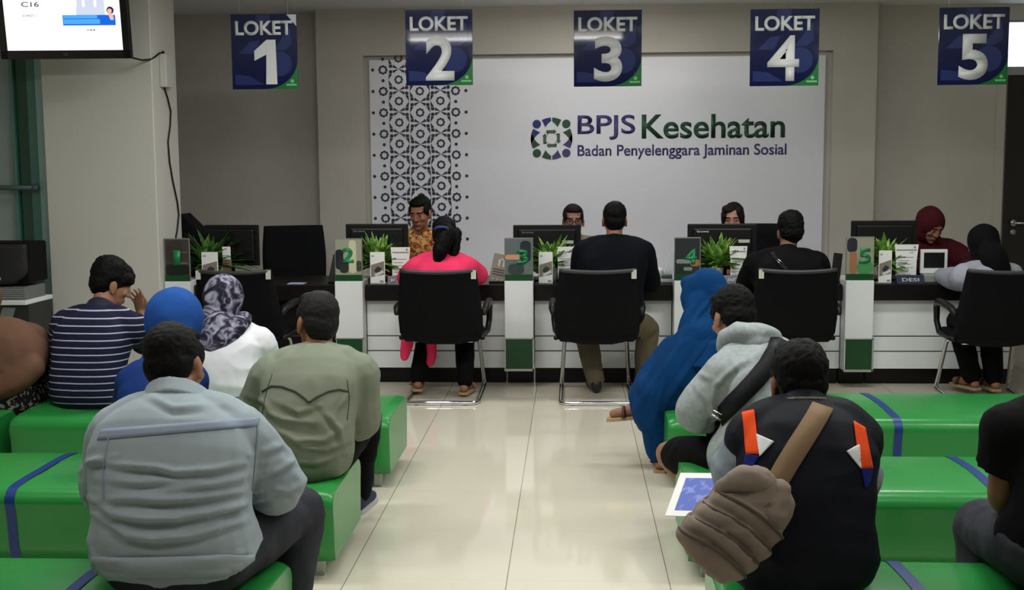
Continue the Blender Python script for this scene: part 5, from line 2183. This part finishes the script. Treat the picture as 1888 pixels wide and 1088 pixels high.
# --- woman in the royal blue hijab, behind the grey jacket
p4 = Person('person in a royal blue hijab and robe just beyond the grey-jacket visitor', P(275, 848, 4.46), P(305, 672, 4.60), P(322, 600, 4.68), -14, 10, -12, 0, sw=0.118, wt=0.9, dp=1.0, hunch=0.06, hs=1.0, skinc=(156, 112, 88))
p4.arms(P(232, 765, 4.66), P(262, 810, 4.94), P(355, 775, 4.70), P(340, 810, 4.94))
p4.legs(V((-1.78, 4.98, 0.46)), V((-1.78, 5.0, 0.09)), V((-1.50, 4.98, 0.46)), V((-1.50, 5.0, 0.09)))
p4.body(voxel=0.009)
p4.robe(m_royal2, infl=0.004, armr=0.9)
p4.shoes(m_shoe_d)
p4.hijab(m_royal, cape=0.0, puff=1.27, disp=cloth_disp(0.004, 7, 8, (1.4, 1.4, 0.5)))

# --- woman with flowered hijab, white blouse
p5 = Person('person in a grey flower-print hijab and white blouse, front left bench', P(425, 728, 5.76), P(418, 606, 5.84), P(412, 556, 5.90), 0, 4, -14, 5, sw=0.155, wt=1.0, dp=1.0, hunch=0.06, hs=0.98, skinc=(160, 116, 92), sraise=-0.015)
p5.arms(P(352, 690, 5.94), P(380, 715, 6.15), P(492, 678, 5.92), P(468, 708, 6.15))
p5.legs(V((-1.84, 6.24, 0.46)), V((-1.84, 6.26, 0.09)), V((-1.56, 6.24, 0.46)), V((-1.56, 6.26, 0.09)))
p5.body(voxel=0.009)
p5.trousers(m_blackc)
p5.shoes(m_shoe_d)
p5.shirt(m_white_bl, 0.022, 1.5, t0=-0.12, voxel=0.009, disp=cloth_disp(0.006, 7, 11, (1.2, 1, 1.6)), name='blouse', slack=0.014)


def ex5(bl):
    bl.limb([P(450, 590, 5.78), P(425, 612, 5.70), P(396, 632, 5.68), P(372, 640, 5.70)], [0.045, 0.060, 0.066, 0.06], 16)
    bl.limb([P(405, 600, 5.74), P(385, 640, 5.69), P(380, 668, 5.69)], [0.07, 0.066, 0.04], 16)
    bl.limb([P(388, 590, 5.80), P(360, 630, 5.76), P(355, 665, 5.74)], [0.07, 0.07, 0.05], 16)


p5.hijab(m_flow, cape=0.0, puff=1.12, extra=ex5, disp=cloth_disp(0.006, 9, 14, (0.9, 1.0, 1.3)))

# --- woman in brown at the left border
p6 = Person('person in a brown hijab and spotted dress cut by the left edge', P(-2, 735, 5.74), P(-12, 606, 5.82), P(-34, 556, 5.88), -6, -10, -18, 0, sw=0.19, wt=1.2, dp=1.15, hunch=0.07, hs=1.0, skinc=(156, 112, 88))
p6.arms(P(-75, 690, 5.85), P(-50, 720, 6.12), P(72, 676, 5.82), P(40, 712, 6.12))
p6.legs(V((-3.05, 6.22, 0.46)), V((-3.05, 6.24, 0.09)), V((-2.78, 6.22, 0.46)), V((-2.78, 6.24, 0.09)))
p6.body(voxel=0.01)
p6.robe(m_spot, 'dress', infl=0.0, armr=0.55)
p6.shoes(m_shoe_d)
p6.hijab(m_brown, cape=0.14, puff=1.08, smooth=22, extra=lambda bl: (bl.sph(P(-4, 655, 5.72), 0.262, 0.17, 0.205), bl.limb([P(62, 676, 5.64), P(30, 700, 5.62), P(-20, 718, 5.62)], [0.06, 0.07, 0.08])))

# --- woman in the blue robe, right front row, turned to the aisle
p7 = Person('person in a long blue hijab and robe facing the aisle, right front bench', P(1286, 722, 5.82), P(1312, 590, 5.86), P(1302, 541, 5.88), -58, 2, -14, 0, sw=0.15, wt=1.05, dp=1.0, hunch=0.05, hs=0.97, skinc=(150, 106, 84))
p7.arms(P(1246, 672, 5.68), P(1218, 700, 5.72), P(1262, 660, 6.02), P(1222, 700, 5.98))
kl = P(1204, 716, 5.76)
p7.legs(kl, P(1218, 838, 5.84), P(1204, 706, 5.94), P(1186, 740, 5.98))
p7.fdir = {-1: (0.1, 1, 0), 1: (-1, 0.1, -0.12)}
p7.body(voxel=0.008)


def ex7(bl):
    bl.limb([P(1312, 590, 5.80), P(1282, 640, 5.74), P(1250, 690, 5.74), P(1222, 720, 5.76), P(1196, 752, 5.78), P(1195, 785, 5.77), P(1204, 808, 5.77)], [0.09, 0.125, 0.13, 0.115, 0.085, 0.05, 0.018], 18)
    bl.limb([P(1250, 650, 5.86), P(1215, 700, 5.88), P(1185, 735, 5.88), P(1180, 772, 5.86)], [0.10, 0.11, 0.075, 0.035], 18)
    bl.limb([P(1300, 700, 5.82), P(1270, 722, 5.80)], [0.13, 0.11], 16)


F7 = [[(1300, 600), (1236, 655), (1205, 727), (1197, 790)], [(1318, 610), (1262, 690), (1230, 740)], [(1275, 605), (1232, 680), (1212, 750), (1205, 790)], [(1330, 640), (1300, 700), (1280, 735)], [(1250, 640), (1215, 690), (1180, 745)]]
p7.robe(m_blue2, infl=0.010, extra=ex7, armr=0.85, smooth=10, disp=folds(F7, 0.009, 5.0, cloth_disp(0.005, 7, 15, (1.5, 1.5, 0.45))))
p7.sandals(m_sand, m_sole_t)


def ex7h(bl):
    bl.limb([p7.hp(-0.05, 0.03, 0.06), p7.hp(-0.06, 0.07, 0.0), p7.hp(-0.055, 0.06, -0.09)], [0.045, 0.05, 0.05], 14)
    bl.limb([p7.hp(0.05, 0.03, 0.06), p7.hp(0.06, 0.07, 0.0), p7.hp(0.055, 0.06, -0.09)], [0.045, 0.05, 0.05], 14)
    bl.limb([p7.hp(-0.05, 0.07, 0.07), p7.hp(0.05, 0.07, 0.07)], [0.04, 0.04], 14)
    bl.limb([P(1290, 560, 5.80), P(1280, 600, 5.76), P(1262, 635, 5.72)], [0.06, 0.075, 0.05], 14)


p7.hijab(m_blue2, cape=0.16, puff=1.0, extra=ex7h, disp=folds([[(1320, 540), (1280, 590), (1262, 630)], [(1300, 560), (1272, 600)]], 0.006, 4.0, cloth_disp(0.004, 8, 18, (1.5, 1.5, 0.5))))

# --- youth in the grey hoodie
p8 = Person('person in a grey hoodie and black shorts leaning forward, right middle bench', P(1388, 846, 4.54), P(1388, 634, 4.64), P(1350, 586, 4.70), -32, 8, -26, 4, sw=0.155, wt=1.0, dp=1.0, hunch=0.09, hs=0.98, skinc=(152, 108, 82), sraise=-0.03)
p8.arms(P(1284, 758, 4.58), P(1350, 770, 4.95), P(1450, 780, 4.80), P(1400, 780, 5.0))
k8 = P(1230, 836, 4.88)

p8.legs(k8, V((k8.x + 0.17, 4.93, 0.09)), P(1345, 820, 5.05), V((0.68, 5.08, 0.09)))
p8.fdir = {-1: (0.1, 1, 0), 1: (0, 1, 0)}
p8.body(curl=0.9)
p8.trousers(m_blackc, 0.014, 0.80, name='shorts')
p8.shoes(m_shoe_d)


d8 = folds([[(1328, 700), (1352, 680), (1386, 661)], [(1282, 685), (1313, 700)], [(1313, 742), (1320, 711), (1336, 696)], [(1325, 773), (1305, 808), (1302, 840)], [(1290, 720), (1312, 745), (1320, 775)], [(1345, 800), (1320, 830), (1312, 860)], [(1300, 770), (1325, 760)], [(1380, 760), (1350, 800)]], 0.009, 5.0, lambda p, n: 0.004 * vn(p * 12) + 0.004 * ridge(p * 11))


h8 = p8.shirt(m_hood, 0.024, 2.0, t0=-0.16, voxel=0.009, disp=d8, name='hoodie', slack=0.012, wk=1.02)
bl = Blob(p8.o)
for pts, rr in (([(1334, 640), (1340, 622), (1362, 612), (1395, 612), (1425, 622), (1438, 640)], 0.040), ([(1338, 652), (1360, 632), (1395, 630), (1425, 640), (1436, 654)], 0.042), ([(1372, 656), (1400, 662), (1430, 662)], 0.030)):
    bl.limb([P(a, b_, 4.64 - 0.10 * math.sin(math.pi * i / (len(pts) - 1))) for i, (a, b_) in enumerate(pts)], [rr * (0.7 + 0.3 * math.sin(math.pi * i / (len(pts) - 1))) for i in range(len(pts))], 12)
bl.fuse('hood', m_hood, p8.obj, 0.008, 4, cloth_disp(0.006, 12, 19))
p8.hair(m_hair, 'thick', 7, 0.005)
# his sling strap
tr, _ = surf(h8)
path, nr = [], []
for a, b_ in ((1436, 628), (1425, 652), (1412, 678), (1392, 702), (1370, 728), (1350, 748), (1332, 768), (1324, 790)):
    h, n = hit(tr, a, b_)
    if h is not None:
        path.append(h + n * 0.013)
        nr.append(n)
sb = empty('shoulder_bag', path[-1], 'black sling bag strap across the back of the grey hoodie', 'bag')
og = Org(path[-1])
ribbon(og, path, nr, 0.072, m_strap_bl, 'strap', sb)
p = MB()
q = path[-2] - og.o
p.tube([q + V((-0.03, -0.012, 0.012)), q + V((0.03, -0.012, -0.02)), q + V((0.036, -0.012, 0.0)), q + V((-0.024, -0.012, 0.03))], 0.004, 6, closed=True)
p.build('buckle', m_chrome, sb, True)
bb = Blob(og.o)
bb.limb([path[-1] + V((-0.01, 0.06, -0.02)), path[-1] + V((0.03, 0.13, -0.05))], [0.045, 0.05])
bb.fuse('pouch', m_strap_bl, sb, 0.009, 4)

# --- boy in the vest
p9 = Person('person in a dark vest with orange and white shoulder panels on the nearest right bench', P(1480, 1044, 3.17), P(1480, 757, 3.30), P(1472, 704, 3.38), 0, -4, -10, 0, sw=0.136, wt=0.93, dp=1.05, hunch=0.06, hs=0.96, skinc=(128, 84, 60), sraise=-0.01)
p9.arms(P(1352, 893, 3.30), P(1322, 918, 3.54), P(1574, 908, 3.36), P(1545, 950, 3.58))
p9.legs(V((0.50, 3.66, 0.46)), V((0.50, 3.68, 0.09)), V((0.86, 3.66, 0.46)), V((0.86, 3.68, 0.09)))
p9.body(curl=0.8, voxel=0.0065)
p9.trousers(m_blackc)
p9.shoes(m_shoe_d)
p9.shirt(m_tee, 0.010, 0.66, t0=0.1, voxel=0.008, disp=cloth_disp(0.005, 10, 21), name='tee_shirt', slack=0.012, cuff=1.14)


def d9(p, n):
    z = p[:, 2] - 0.44
    low = np.clip((0.36 - z) / 0.3, 0.15, 1)
    q = np.stack([p[:, 0] * 4, p[:, 1] * 3, p[:, 2] * 11 + p[:, 0] * 4], 1)
    return 0.011 * (ridge(q) - 0.3) * low + 0.004 * vn(p * 12) + 0.003 * ridge(p * np.array((10, 8, 16)))


def ex9(bl):
    for sx in (-1, 1):
        bl.limb([p9.sh[sx] - p9.rt * sx * 0.02, p9.sh[sx].lerp(p9.arm[sx][0], 0.16)], [0.076, 0.070])


v9 = p9.shirt(m_vest, 0.024, 0, t0=-0.14, voxel=0.007, disp=d9, name='vest', wk=1.04, extra=ex9, smooth=5)
for q, mt, nm in (([(1369, 762), (1391, 757), (1402, 838), (1378, 838)], m_orange, 'orange_panel'), ([(1396, 801), (1428, 815), (1402, 842)], m_wtri, 'white_panel'), ([(1376, 838), (1402, 841), (1384, 874), (1373, 866)], m_bl_tri, 'blue_panel'), ([(1573, 778), (1593, 790), (1607, 862), (1584, 864)], m_orange, 'orange_panel'), ([(1560, 832), (1583, 820), (1586, 864)], m_wtri, 'white_panel'), ([(1586, 864), (1607, 862), (1604, 885), (1594, 900)], m_bl_tri, 'blue_panel')):
    if len(q) == 3:
        q = [q[0], q[1], q[2], q[2]]
    patch(p9, v9, q, mt, nm, 8, 14, 0.0035)
p9.collar(m_vest, 0.063, 0.022, 'collar', dz=-0.014, thick=0.010, lean=0.5)
p9.hair(m_hair, 'thick', 9, 0.0045)
bl = MB()
c9 = p9.sp(1.0)[0]
bl.tube([c9 - p9.o + p9.rt * 0.075 * math.cos(t) + p9.fw * (0.066 * math.sin(t)) + V((0, 0, 0.028 - 0.02 * math.sin(t))) for t in [2 * math.pi * k / 24 for k in range(24)]], 0.005, 6, closed=True)
bl.build('neck_lanyard', M('lanyard_tan', (120, 108, 92), 0.7, var=(120, (60, 54, 48))), p9.obj, True)

# --- his sling bag
tr, _ = surf(v9)
path, nr = [], []
for a, b_ in ((1516, 752), (1505, 772), (1490, 796), (1470, 826), (1452, 856), (1434, 888), (1420, 914)):
    h, n = hit(tr, a, b_)
    if h is not None:
        path.append(h + n * 0.008)
        nr.append(n)
org = P(1360, 970, 2.94)
bg = empty('sling_bag', org, 'taupe pleated sling bag hanging from a brown strap on the dark vest', 'bag')
og = Org(org)
path.append(P(1402, 938, 2.925))
nr.append(nr[-1])
ribbon(og, path, nr, 0.058, m_strap, 'strap', bg)
A0, A1 = P(1430, 892, 2.985), P(1290, 1040, 2.965)
U_ = (A1 - A0)
LB = U_.length
U_.normalize()
N_ = (-fw - U_ * (-fw).dot(U_)).normalized()
X_ = U_.cross(N_).normalized()
prof = [(-0.02, 0.045, 0.026), (0.03, 0.070, 0.040), (0.12, 0.084, 0.050), (0.28, 0.092, 0.058), (0.36, 0.095, 0.060), (0.375, 0.104, 0.074), (0.44, 0.104, 0.072), (0.52, 0.099, 0.062), (0.535, 0.109, 0.080), (0.60, 0.109, 0.078), (0.68, 0.102, 0.064), (0.695, 0.110, 0.080), (0.76, 0.109, 0.077), (0.84, 0.100, 0.062), (0.855, 0.106, 0.074), (0.92, 0.098, 0.066), (0.99, 0.078, 0.050), (1.03, 0.045, 0.030)]
bl = Blob(org)
ringsv = []
for u_, w_, t_ in prof:
    ring = []
    for k in range(36):
        a = 2 * math.pi * k / 36
        ca, sa = math.cos(a), math.sin(a)
        x_ = w_ * math.copysign(abs(ca) ** 0.7, ca)
        n_ = t_ * math.copysign(abs(sa) ** 0.75, sa)
        bow = 0.16 * (1 - (x_ / 0.11) ** 2) - 0.10 * (x_ / 0.11) if 0.3 < u_ < 0.95 else 0.03
        ring.append(bl.bm.verts.new(A0 + U_ * LB * (u_ - bow * 0.45) + X_ * x_ + N_ * n_ - org))
    ringsv.append(ring)
for A, B in zip(ringsv[:-1], ringsv[1:]):
    for k in range(36):
        bl.bm.faces.new((A[k], A[(k + 1) % 36], B[(k + 1) % 36], B[k]))
bl.bm.faces.new(ringsv[0][::-1])
bl.bm.faces.new(ringsv[-1])
bagm = bl.fuse('bag_body', m_bag, bg, 0.005, 3, lambda p, n: 0.0035 * vn(p * 22) + 0.0025 * ridge(p * 30))
m_seam = cloth('bag_seam', (84, 74, 66))
for u_ in (0.372, 0.532, 0.692, 0.852):
    q = []
    for k in range(19):
        a = math.pi * k / 18
        x_ = 0.104 * math.copysign(abs(math.cos(a)) ** 0.7, math.cos(a))
        n_ = 0.076 * abs(math.sin(a)) ** 0.75
        bow = 0.16 * (1 - (x_ / 0.11) ** 2) - 0.10 * (x_ / 0.11)
        q.append(A0 + U_ * LB * (u_ - 0.004 - bow * 0.45) + X_ * x_ + N_ * n_ - org)
    p = MB()
    p.tube(q, 0.0045, 6)
    p.build('pocket_zip', m_seam, bg, True)
bl = Blob(org)
bl.limb([P(1438, 905, 2.965), P(1424, 945, 2.955), P(1408, 985, 2.955)], [0.030, 0.042, 0.030], 14)
bl.fuse('padded_edge', m_bag, bg, 0.006, 4, cloth_disp(0.002, 30, 3))
bl = Blob(org)
bl.limb([P(1335, 900, 2.965), P(1372, 882, 2.950), P(1402, 890, 2.955)], [0.026, 0.036, 0.028], 14)
bl.fuse('padded_edge', m_bag, bg, 0.006, 4, cloth_disp(0.002, 30, 5))

# leaflet in his left hand
c = P(1288, 912, 3.62)
lf = empty('brochure', c, 'white and blue brochure held beside the taupe bag', 'brochure')
p = MB()
p.box(-0.085, 0.085, -0.10, 0.10, -0.0015, 0.0015)
bs = p.build('paper', m_white_matt, lf)
p = MB()
p.box(-0.060, 0.072, -0.075, 0.075, 0.0016, 0.0022)
p.build('blue_print', M('print_mid_blue', (62, 84, 176), 0.5, var=(30, (110, 128, 200), 0.5, 0.6)), bs)
lf.rotation_euler = (R(28), R(-6), R(-24))

# --- man in black at the right border
p10 = Person('person in a black tee shirt and dark trousers cut by the right edge', P(1965, 1008, 3.20), P(1978, 748, 3.30), P(1990, 694, 3.36), -8, 0, -10, 0, sw=0.185, wt=1.05, dp=1.05, hunch=0.06, hs=1.0, skinc=(146, 100, 76))
p10.arms(P(1846, 918, 3.30), P(1880, 945, 3.52), P(2080, 900, 3.36), P(2030, 938, 3.62))
k10 = P(1806, 968, 3.70)
p10.legs(k10, V((k10.x + 0.02, 3.70, 0.09)), V((1.62, 3.72, 0.46)), V((1.62, 3.72, 0.09)))
p10.body(curl=0.9)
p10.trousers(m_jean, 0.02)
p10.shoes(m_shoe_d)
p10.shirt(m_blackc, 0.014, 0.52, t0=-0.12, voxel=0.009, disp=cloth_disp(0.006, 8, 27), name='tee_shirt', slack=0.008, cuff=1.08)
p10.hair(m_hair, 'short', 11)

# ================================================================ visitors at the counters
x = P(812, 600, 7.65).x
c2 = Person('person in a pink blouse with a long ponytail at counter two', (x, 7.66, 0.54), P(815, 474, 7.80), P(820, 434, 7.86), 0, 4, -10, 0, sw=0.152, wt=1.0, dp=1.0, hunch=0.04, hs=1.0, skinc=(150, 106, 84), sraise=-0.01)
c2.arms(P(752, 512, 7.96), P(782, 508, 8.26), P(880, 506, 7.98), P(858, 508, 8.26))
c2.legs(V((x - 0.11, 8.00, 0.49)), V((FL(770, 728).x, 7.82, 0.115)), V((x + 0.13, 8.02, 0.49)), V((FL(858, 728).x, 7.78, 0.10)))
c2.body()


def ex_c2(bl):
    bl.limb([P(757, 600, 7.76), P(749, 640, 7.75), P(746, 658, 7.75)], [0.05, 0.040, 0.028])
    bl.limb([P(795, 610, 7.84), P(796, 655, 7.84), P(793, 668, 7.84)], [0.05, 0.034, 0.030])


c2.trousers(m_blackc)
c2.sandals(M('sandal_pink_tan', (150, 92, 78), 0.6), m_sole_t)
c2.shirt(m_pink, 0.020, 2.0, t0=-0.16, voxel=0.009, disp=cloth_disp(0.005, 8, 31), name='blouse', extra=ex_c2, slack=0.01)
c2.hair(m_hair, 'ponytail', 13)
bl = Blob(c2.o)
bl.limb([c2.hp(0, -0.085, 0.03), P(824, 430, 7.70), P(812, 462, 7.66), P(806, 488, 7.67)], [0.052, 0.060, 0.055, 0.022])
bl.limb([P(842, 430, 7.78), P(838, 462, 7.74), P(828, 478, 7.72)], [0.035, 0.035, 0.02])


def dpt(p, n):
    return 0.004 * vn(p * np.array((90, 90, 16))) + 0.002 * vn(p * 120)


bl.fuse('ponytail', m_hair, c2.obj, 0.006, 3, dpt)
bl = MB()
q = P(814, 424, 7.655) - c2.o
bl.tube([q + V((0.045 * math.cos(t), -0.012 * math.sin(t), 0.02 * math.sin(t))) for t in [math.pi * k / 10 for k in range(11)]], 0.009, 8)
bl.build('hair_tie', M('hair_tie_blue', (32, 48, 110), 0.6), c2.obj, True)

x = P(1122, 600, 7.65).x
c3 = Person('person in a black sweater and khaki trousers at counter three', (x, 7.66, 0.54), P(1132, 442, 7.80), P(1133, 406, 7.86), 0, 0, -4, 0, sw=0.185, wt=1.22, dp=1.1, hunch=0.04, hs=1.0, skinc=(140, 98, 78))
c3.arms(P(1072, 525, 7.94), P(1090, 515, 8.24), P(1196, 520, 7.94), P(1165, 515, 8.24))
c3.legs(P(1080, 615, 8.02), P(1098, 700, 7.92), P(1194, 606, 8.00), P(1186, 700, 8.06))
c3.body(voxel=0.0075)
c3.trousers(m_khaki, 0.02)
c3.shoes(m_shoe_d)
c3.shirt(m_black2, 0.022, 2.0, t0=-0.14, voxel=0.009, disp=cloth_disp(0.005, 8, 33), name='sweater', slack=0.01)
c3.collar(m_black2, 0.060, 0.012, 'neckband', dz=-0.012, thick=0.008)
c3.hair(m_hair, 'short', 15)

x = P(1455, 600, 7.65).x
c4 = Person('person in a black jacket with a strap buckle at counter four', (x, 7.66, 0.54), P(1447, 470, 7.80), P(1456, 428, 7.86), 0, -6, -10, 0, sw=0.185, wt=1.2, dp=1.1, hunch=0.05, hs=1.02, skinc=(138, 96, 76))
c4.arms(P(1380, 530, 7.94), P(1405, 518, 8.24), P(1512, 530, 7.94), P(1490, 518, 8.24))
c4.legs(V((x - 0.14, 8.02, 0.49)), V((x - 0.14, 7.98, 0.09)), V((x + 0.14, 8.02, 0.49)), V((x + 0.14, 7.98, 0.09)))
c4.body(voxel=0.0075)
c4.trousers(m_blackc, 0.02)
c4.shoes(m_shoe_d)
j4 = c4.shirt(m_blackc, 0.026, 2.0, t0=-0.14, voxel=0.009, disp=cloth_disp(0.007, 8, 35), name='jacket', slack=0.012)
c4.collar(m_blackc, 0.066, 0.035, 'collar', dz=-0.006)
c4.hair(m_hair, 'fluffy', 17, 0.006)
tr, _ = surf(j4)
path, nr = [], []
for a, b_ in ((1424, 466), (1430, 476), (1438, 486), (1448, 496), (1456, 506)):
    h, n = hit(tr, a, b_)
    if h is not None:
        path.append(h + n * 0.006)
        nr.append(n)
if len(path) > 2:
    sb = empty('bag_strap', path[0], 'thin bag strap with silver buckle on the black jacket at counter four', 'strap')
    og = Org(path[0])
    ribbon(og, path, nr, 0.03, m_strap_bl, 'webbing', sb)
    p = MB()
    q = path[len(path) // 2] - og.o + V((0, -0.006, 0))
    p.tube([q + V((-0.022, 0, 0.016)), q + V((0.016, 0, -0.018)), q + V((0.026, 0, -0.006)), q + V((-0.012, 0, 0.026))], 0.0035, 6, closed=True)
    p.build('buckle', m_chrome, sb, True)

x = P(1828, 600, 7.6).x
c5 = Person('person in a light grey top and black hijab at counter five', (x, 7.60, 0.54), P(1818, 494, 7.74), P(1812, 451, 7.82), -14, -4, -10, 0, sw=0.155, wt=1.0, dp=0.95, hunch=0.04, hs=1.0, skinc=(150, 106, 84))
c5.arms(P(1768, 515, 7.92), P(1738, 510, 8.22), P(1860, 540, 7.86), P(1830, 520, 8.2))
c5.legs(V((x - 0.10, 7.94, 0.49)), P(1792, 694, 7.88), V((x + 0.10, 7.94, 0.49)), P(1832, 696, 7.88))
c5.body(voxel=0.0075)
c5.trousers(m_blackc, 0.018)
c5.sandals(m_sand, m_sole_t)
c5.shirt(m_ltgrey, 0.020, 2.0, t0=-0.14, voxel=0.009, disp=cloth_disp(0.004, 8, 37), name='top', slack=0.012)


def ex_c5(bl):
    bl.limb([c5.hp(0, -0.06, -0.03), P(1832, 475, 7.66), P(1842, 500, 7.64)], [0.075, 0.085, 0.075])


c5.hijab(m_blackc, cape=0.0, puff=1.06, extra=ex_c5)

# ================================================================ clerks behind the counters
def clerk(px, head_y, label, hyaw, hpitch, top_m, hs=1.0, sw=0.17, wt=1.0, skinc=(146, 100, 76), lean=0.06, Y=9.02, dx=0.0):
    x = P(px, 470, Y).x
    hd = P(px, head_y, Y - 0.05 - lean)
    nk = V((x + dx * 0.3, Y - 0.02 - lean * 0.5, hd.z - 0.155))
    pr = Person(label, (x + dx, Y + 0.02, 0.57), nk, hd, 180, hyaw, hpitch, 0, sw=sw, wt=wt, dp=1.0, hunch=0.03, hs=hs, skinc=skinc)
    # facing -Y: local right is -X
    pr.arms((x + 0.26, Y - 0.16, 0.80), (x + 0.13, Y - 0.38, 0.775), (x - 0.26, Y - 0.16, 0.80), (x - 0.13, Y - 0.38, 0.775))
    pr.legs((x + 0.12, Y - 0.36, 0.50), (x + 0.12, Y - 0.32, 0.09), (x - 0.12, Y - 0.36, 0.50), (x - 0.12, Y - 0.32, 0.09))
    pr.body(face=True, curl=0.5)
    pr.trousers(m_blackc)
    pr.shoes(m_shoe_d)
    return pr


w2 = clerk(775, 393, 'person in an orange-brown batik shirt behind counter two', 16, -16, None, 1.02, skinc=(150, 98, 74))
w2.shirt(m_batik, 0.018, 2.0, disp=cloth_disp(0.004, 9, 41))
w2.collar(m_batik, 0.064, 0.03, 'collar', open_=50, dz=-0.008)
w2.hair(m_hair, 'short', 21, 0.003)
w3 = clerk(1057, 407, 'person with dark-rimmed glasses behind counter three', -4, -4, None, 1.0, skinc=(152, 108, 92))
w3.shirt(m_beige, 0.018, 2.0, disp=cloth_disp(0.004, 9, 43))
w3.collar(m_beige, 0.064, 0.03, 'collar', open_=50, dz=-0.008)
w3.hair(m_hair_br, 'short', 23, 0.003)
gm = M('glasses_dark', (26, 14, 14), 0.3)
bl = MB()
for sx in (-1, 1):
    bl.tube([w3.hp(sx * 0.032 + 0.025 * math.cos(t), 0.100, 0.002 + 0.018 * math.sin(t)) - w3.o for t in [2 * math.pi * k / 16 for k in range(16)]], 0.0032, 6, closed=True)
    bl.tube([w3.hp(sx * 0.057, 0.098, 0.006) - w3.o, w3.hp(sx * 0.080, 0.04, 0.008) - w3.o, w3.hp(sx * 0.082, -0.01, 0.004) - w3.o], 0.0026, 6)
bl.tube([w3.hp(-0.008, 0.102, 0.004) - w3.o, w3.hp(0.008, 0.102, 0.004) - w3.o], 0.0026, 6)
bl.build('glasses', gm, w3.obj, True)
w4 = clerk(1352, 404, 'person with dark parted hair behind monitor four', 14, -10, None, 0.98, sw=0.155, wt=0.95, skinc=(170, 122, 104))
w4.shirt(m_black2, 0.016, 2.0, disp=cloth_disp(0.004, 9, 45), name='blouse')
w4.hair(m_hair_br, 'parted', 25, 0.003)
w5 = clerk(1716, 416, 'person in a maroon hijab looking down behind counter five', -22, -32, None, 1.0, sw=0.165, wt=1.05, skinc=(150, 104, 86), lean=0.12)
w5.shirt(m_maroon, 0.022, 2.0, disp=cloth_disp(0.004, 9, 47), name='tunic')
w5.hijab(m_maroon, cape=0.22, puff=1.08, face=True)
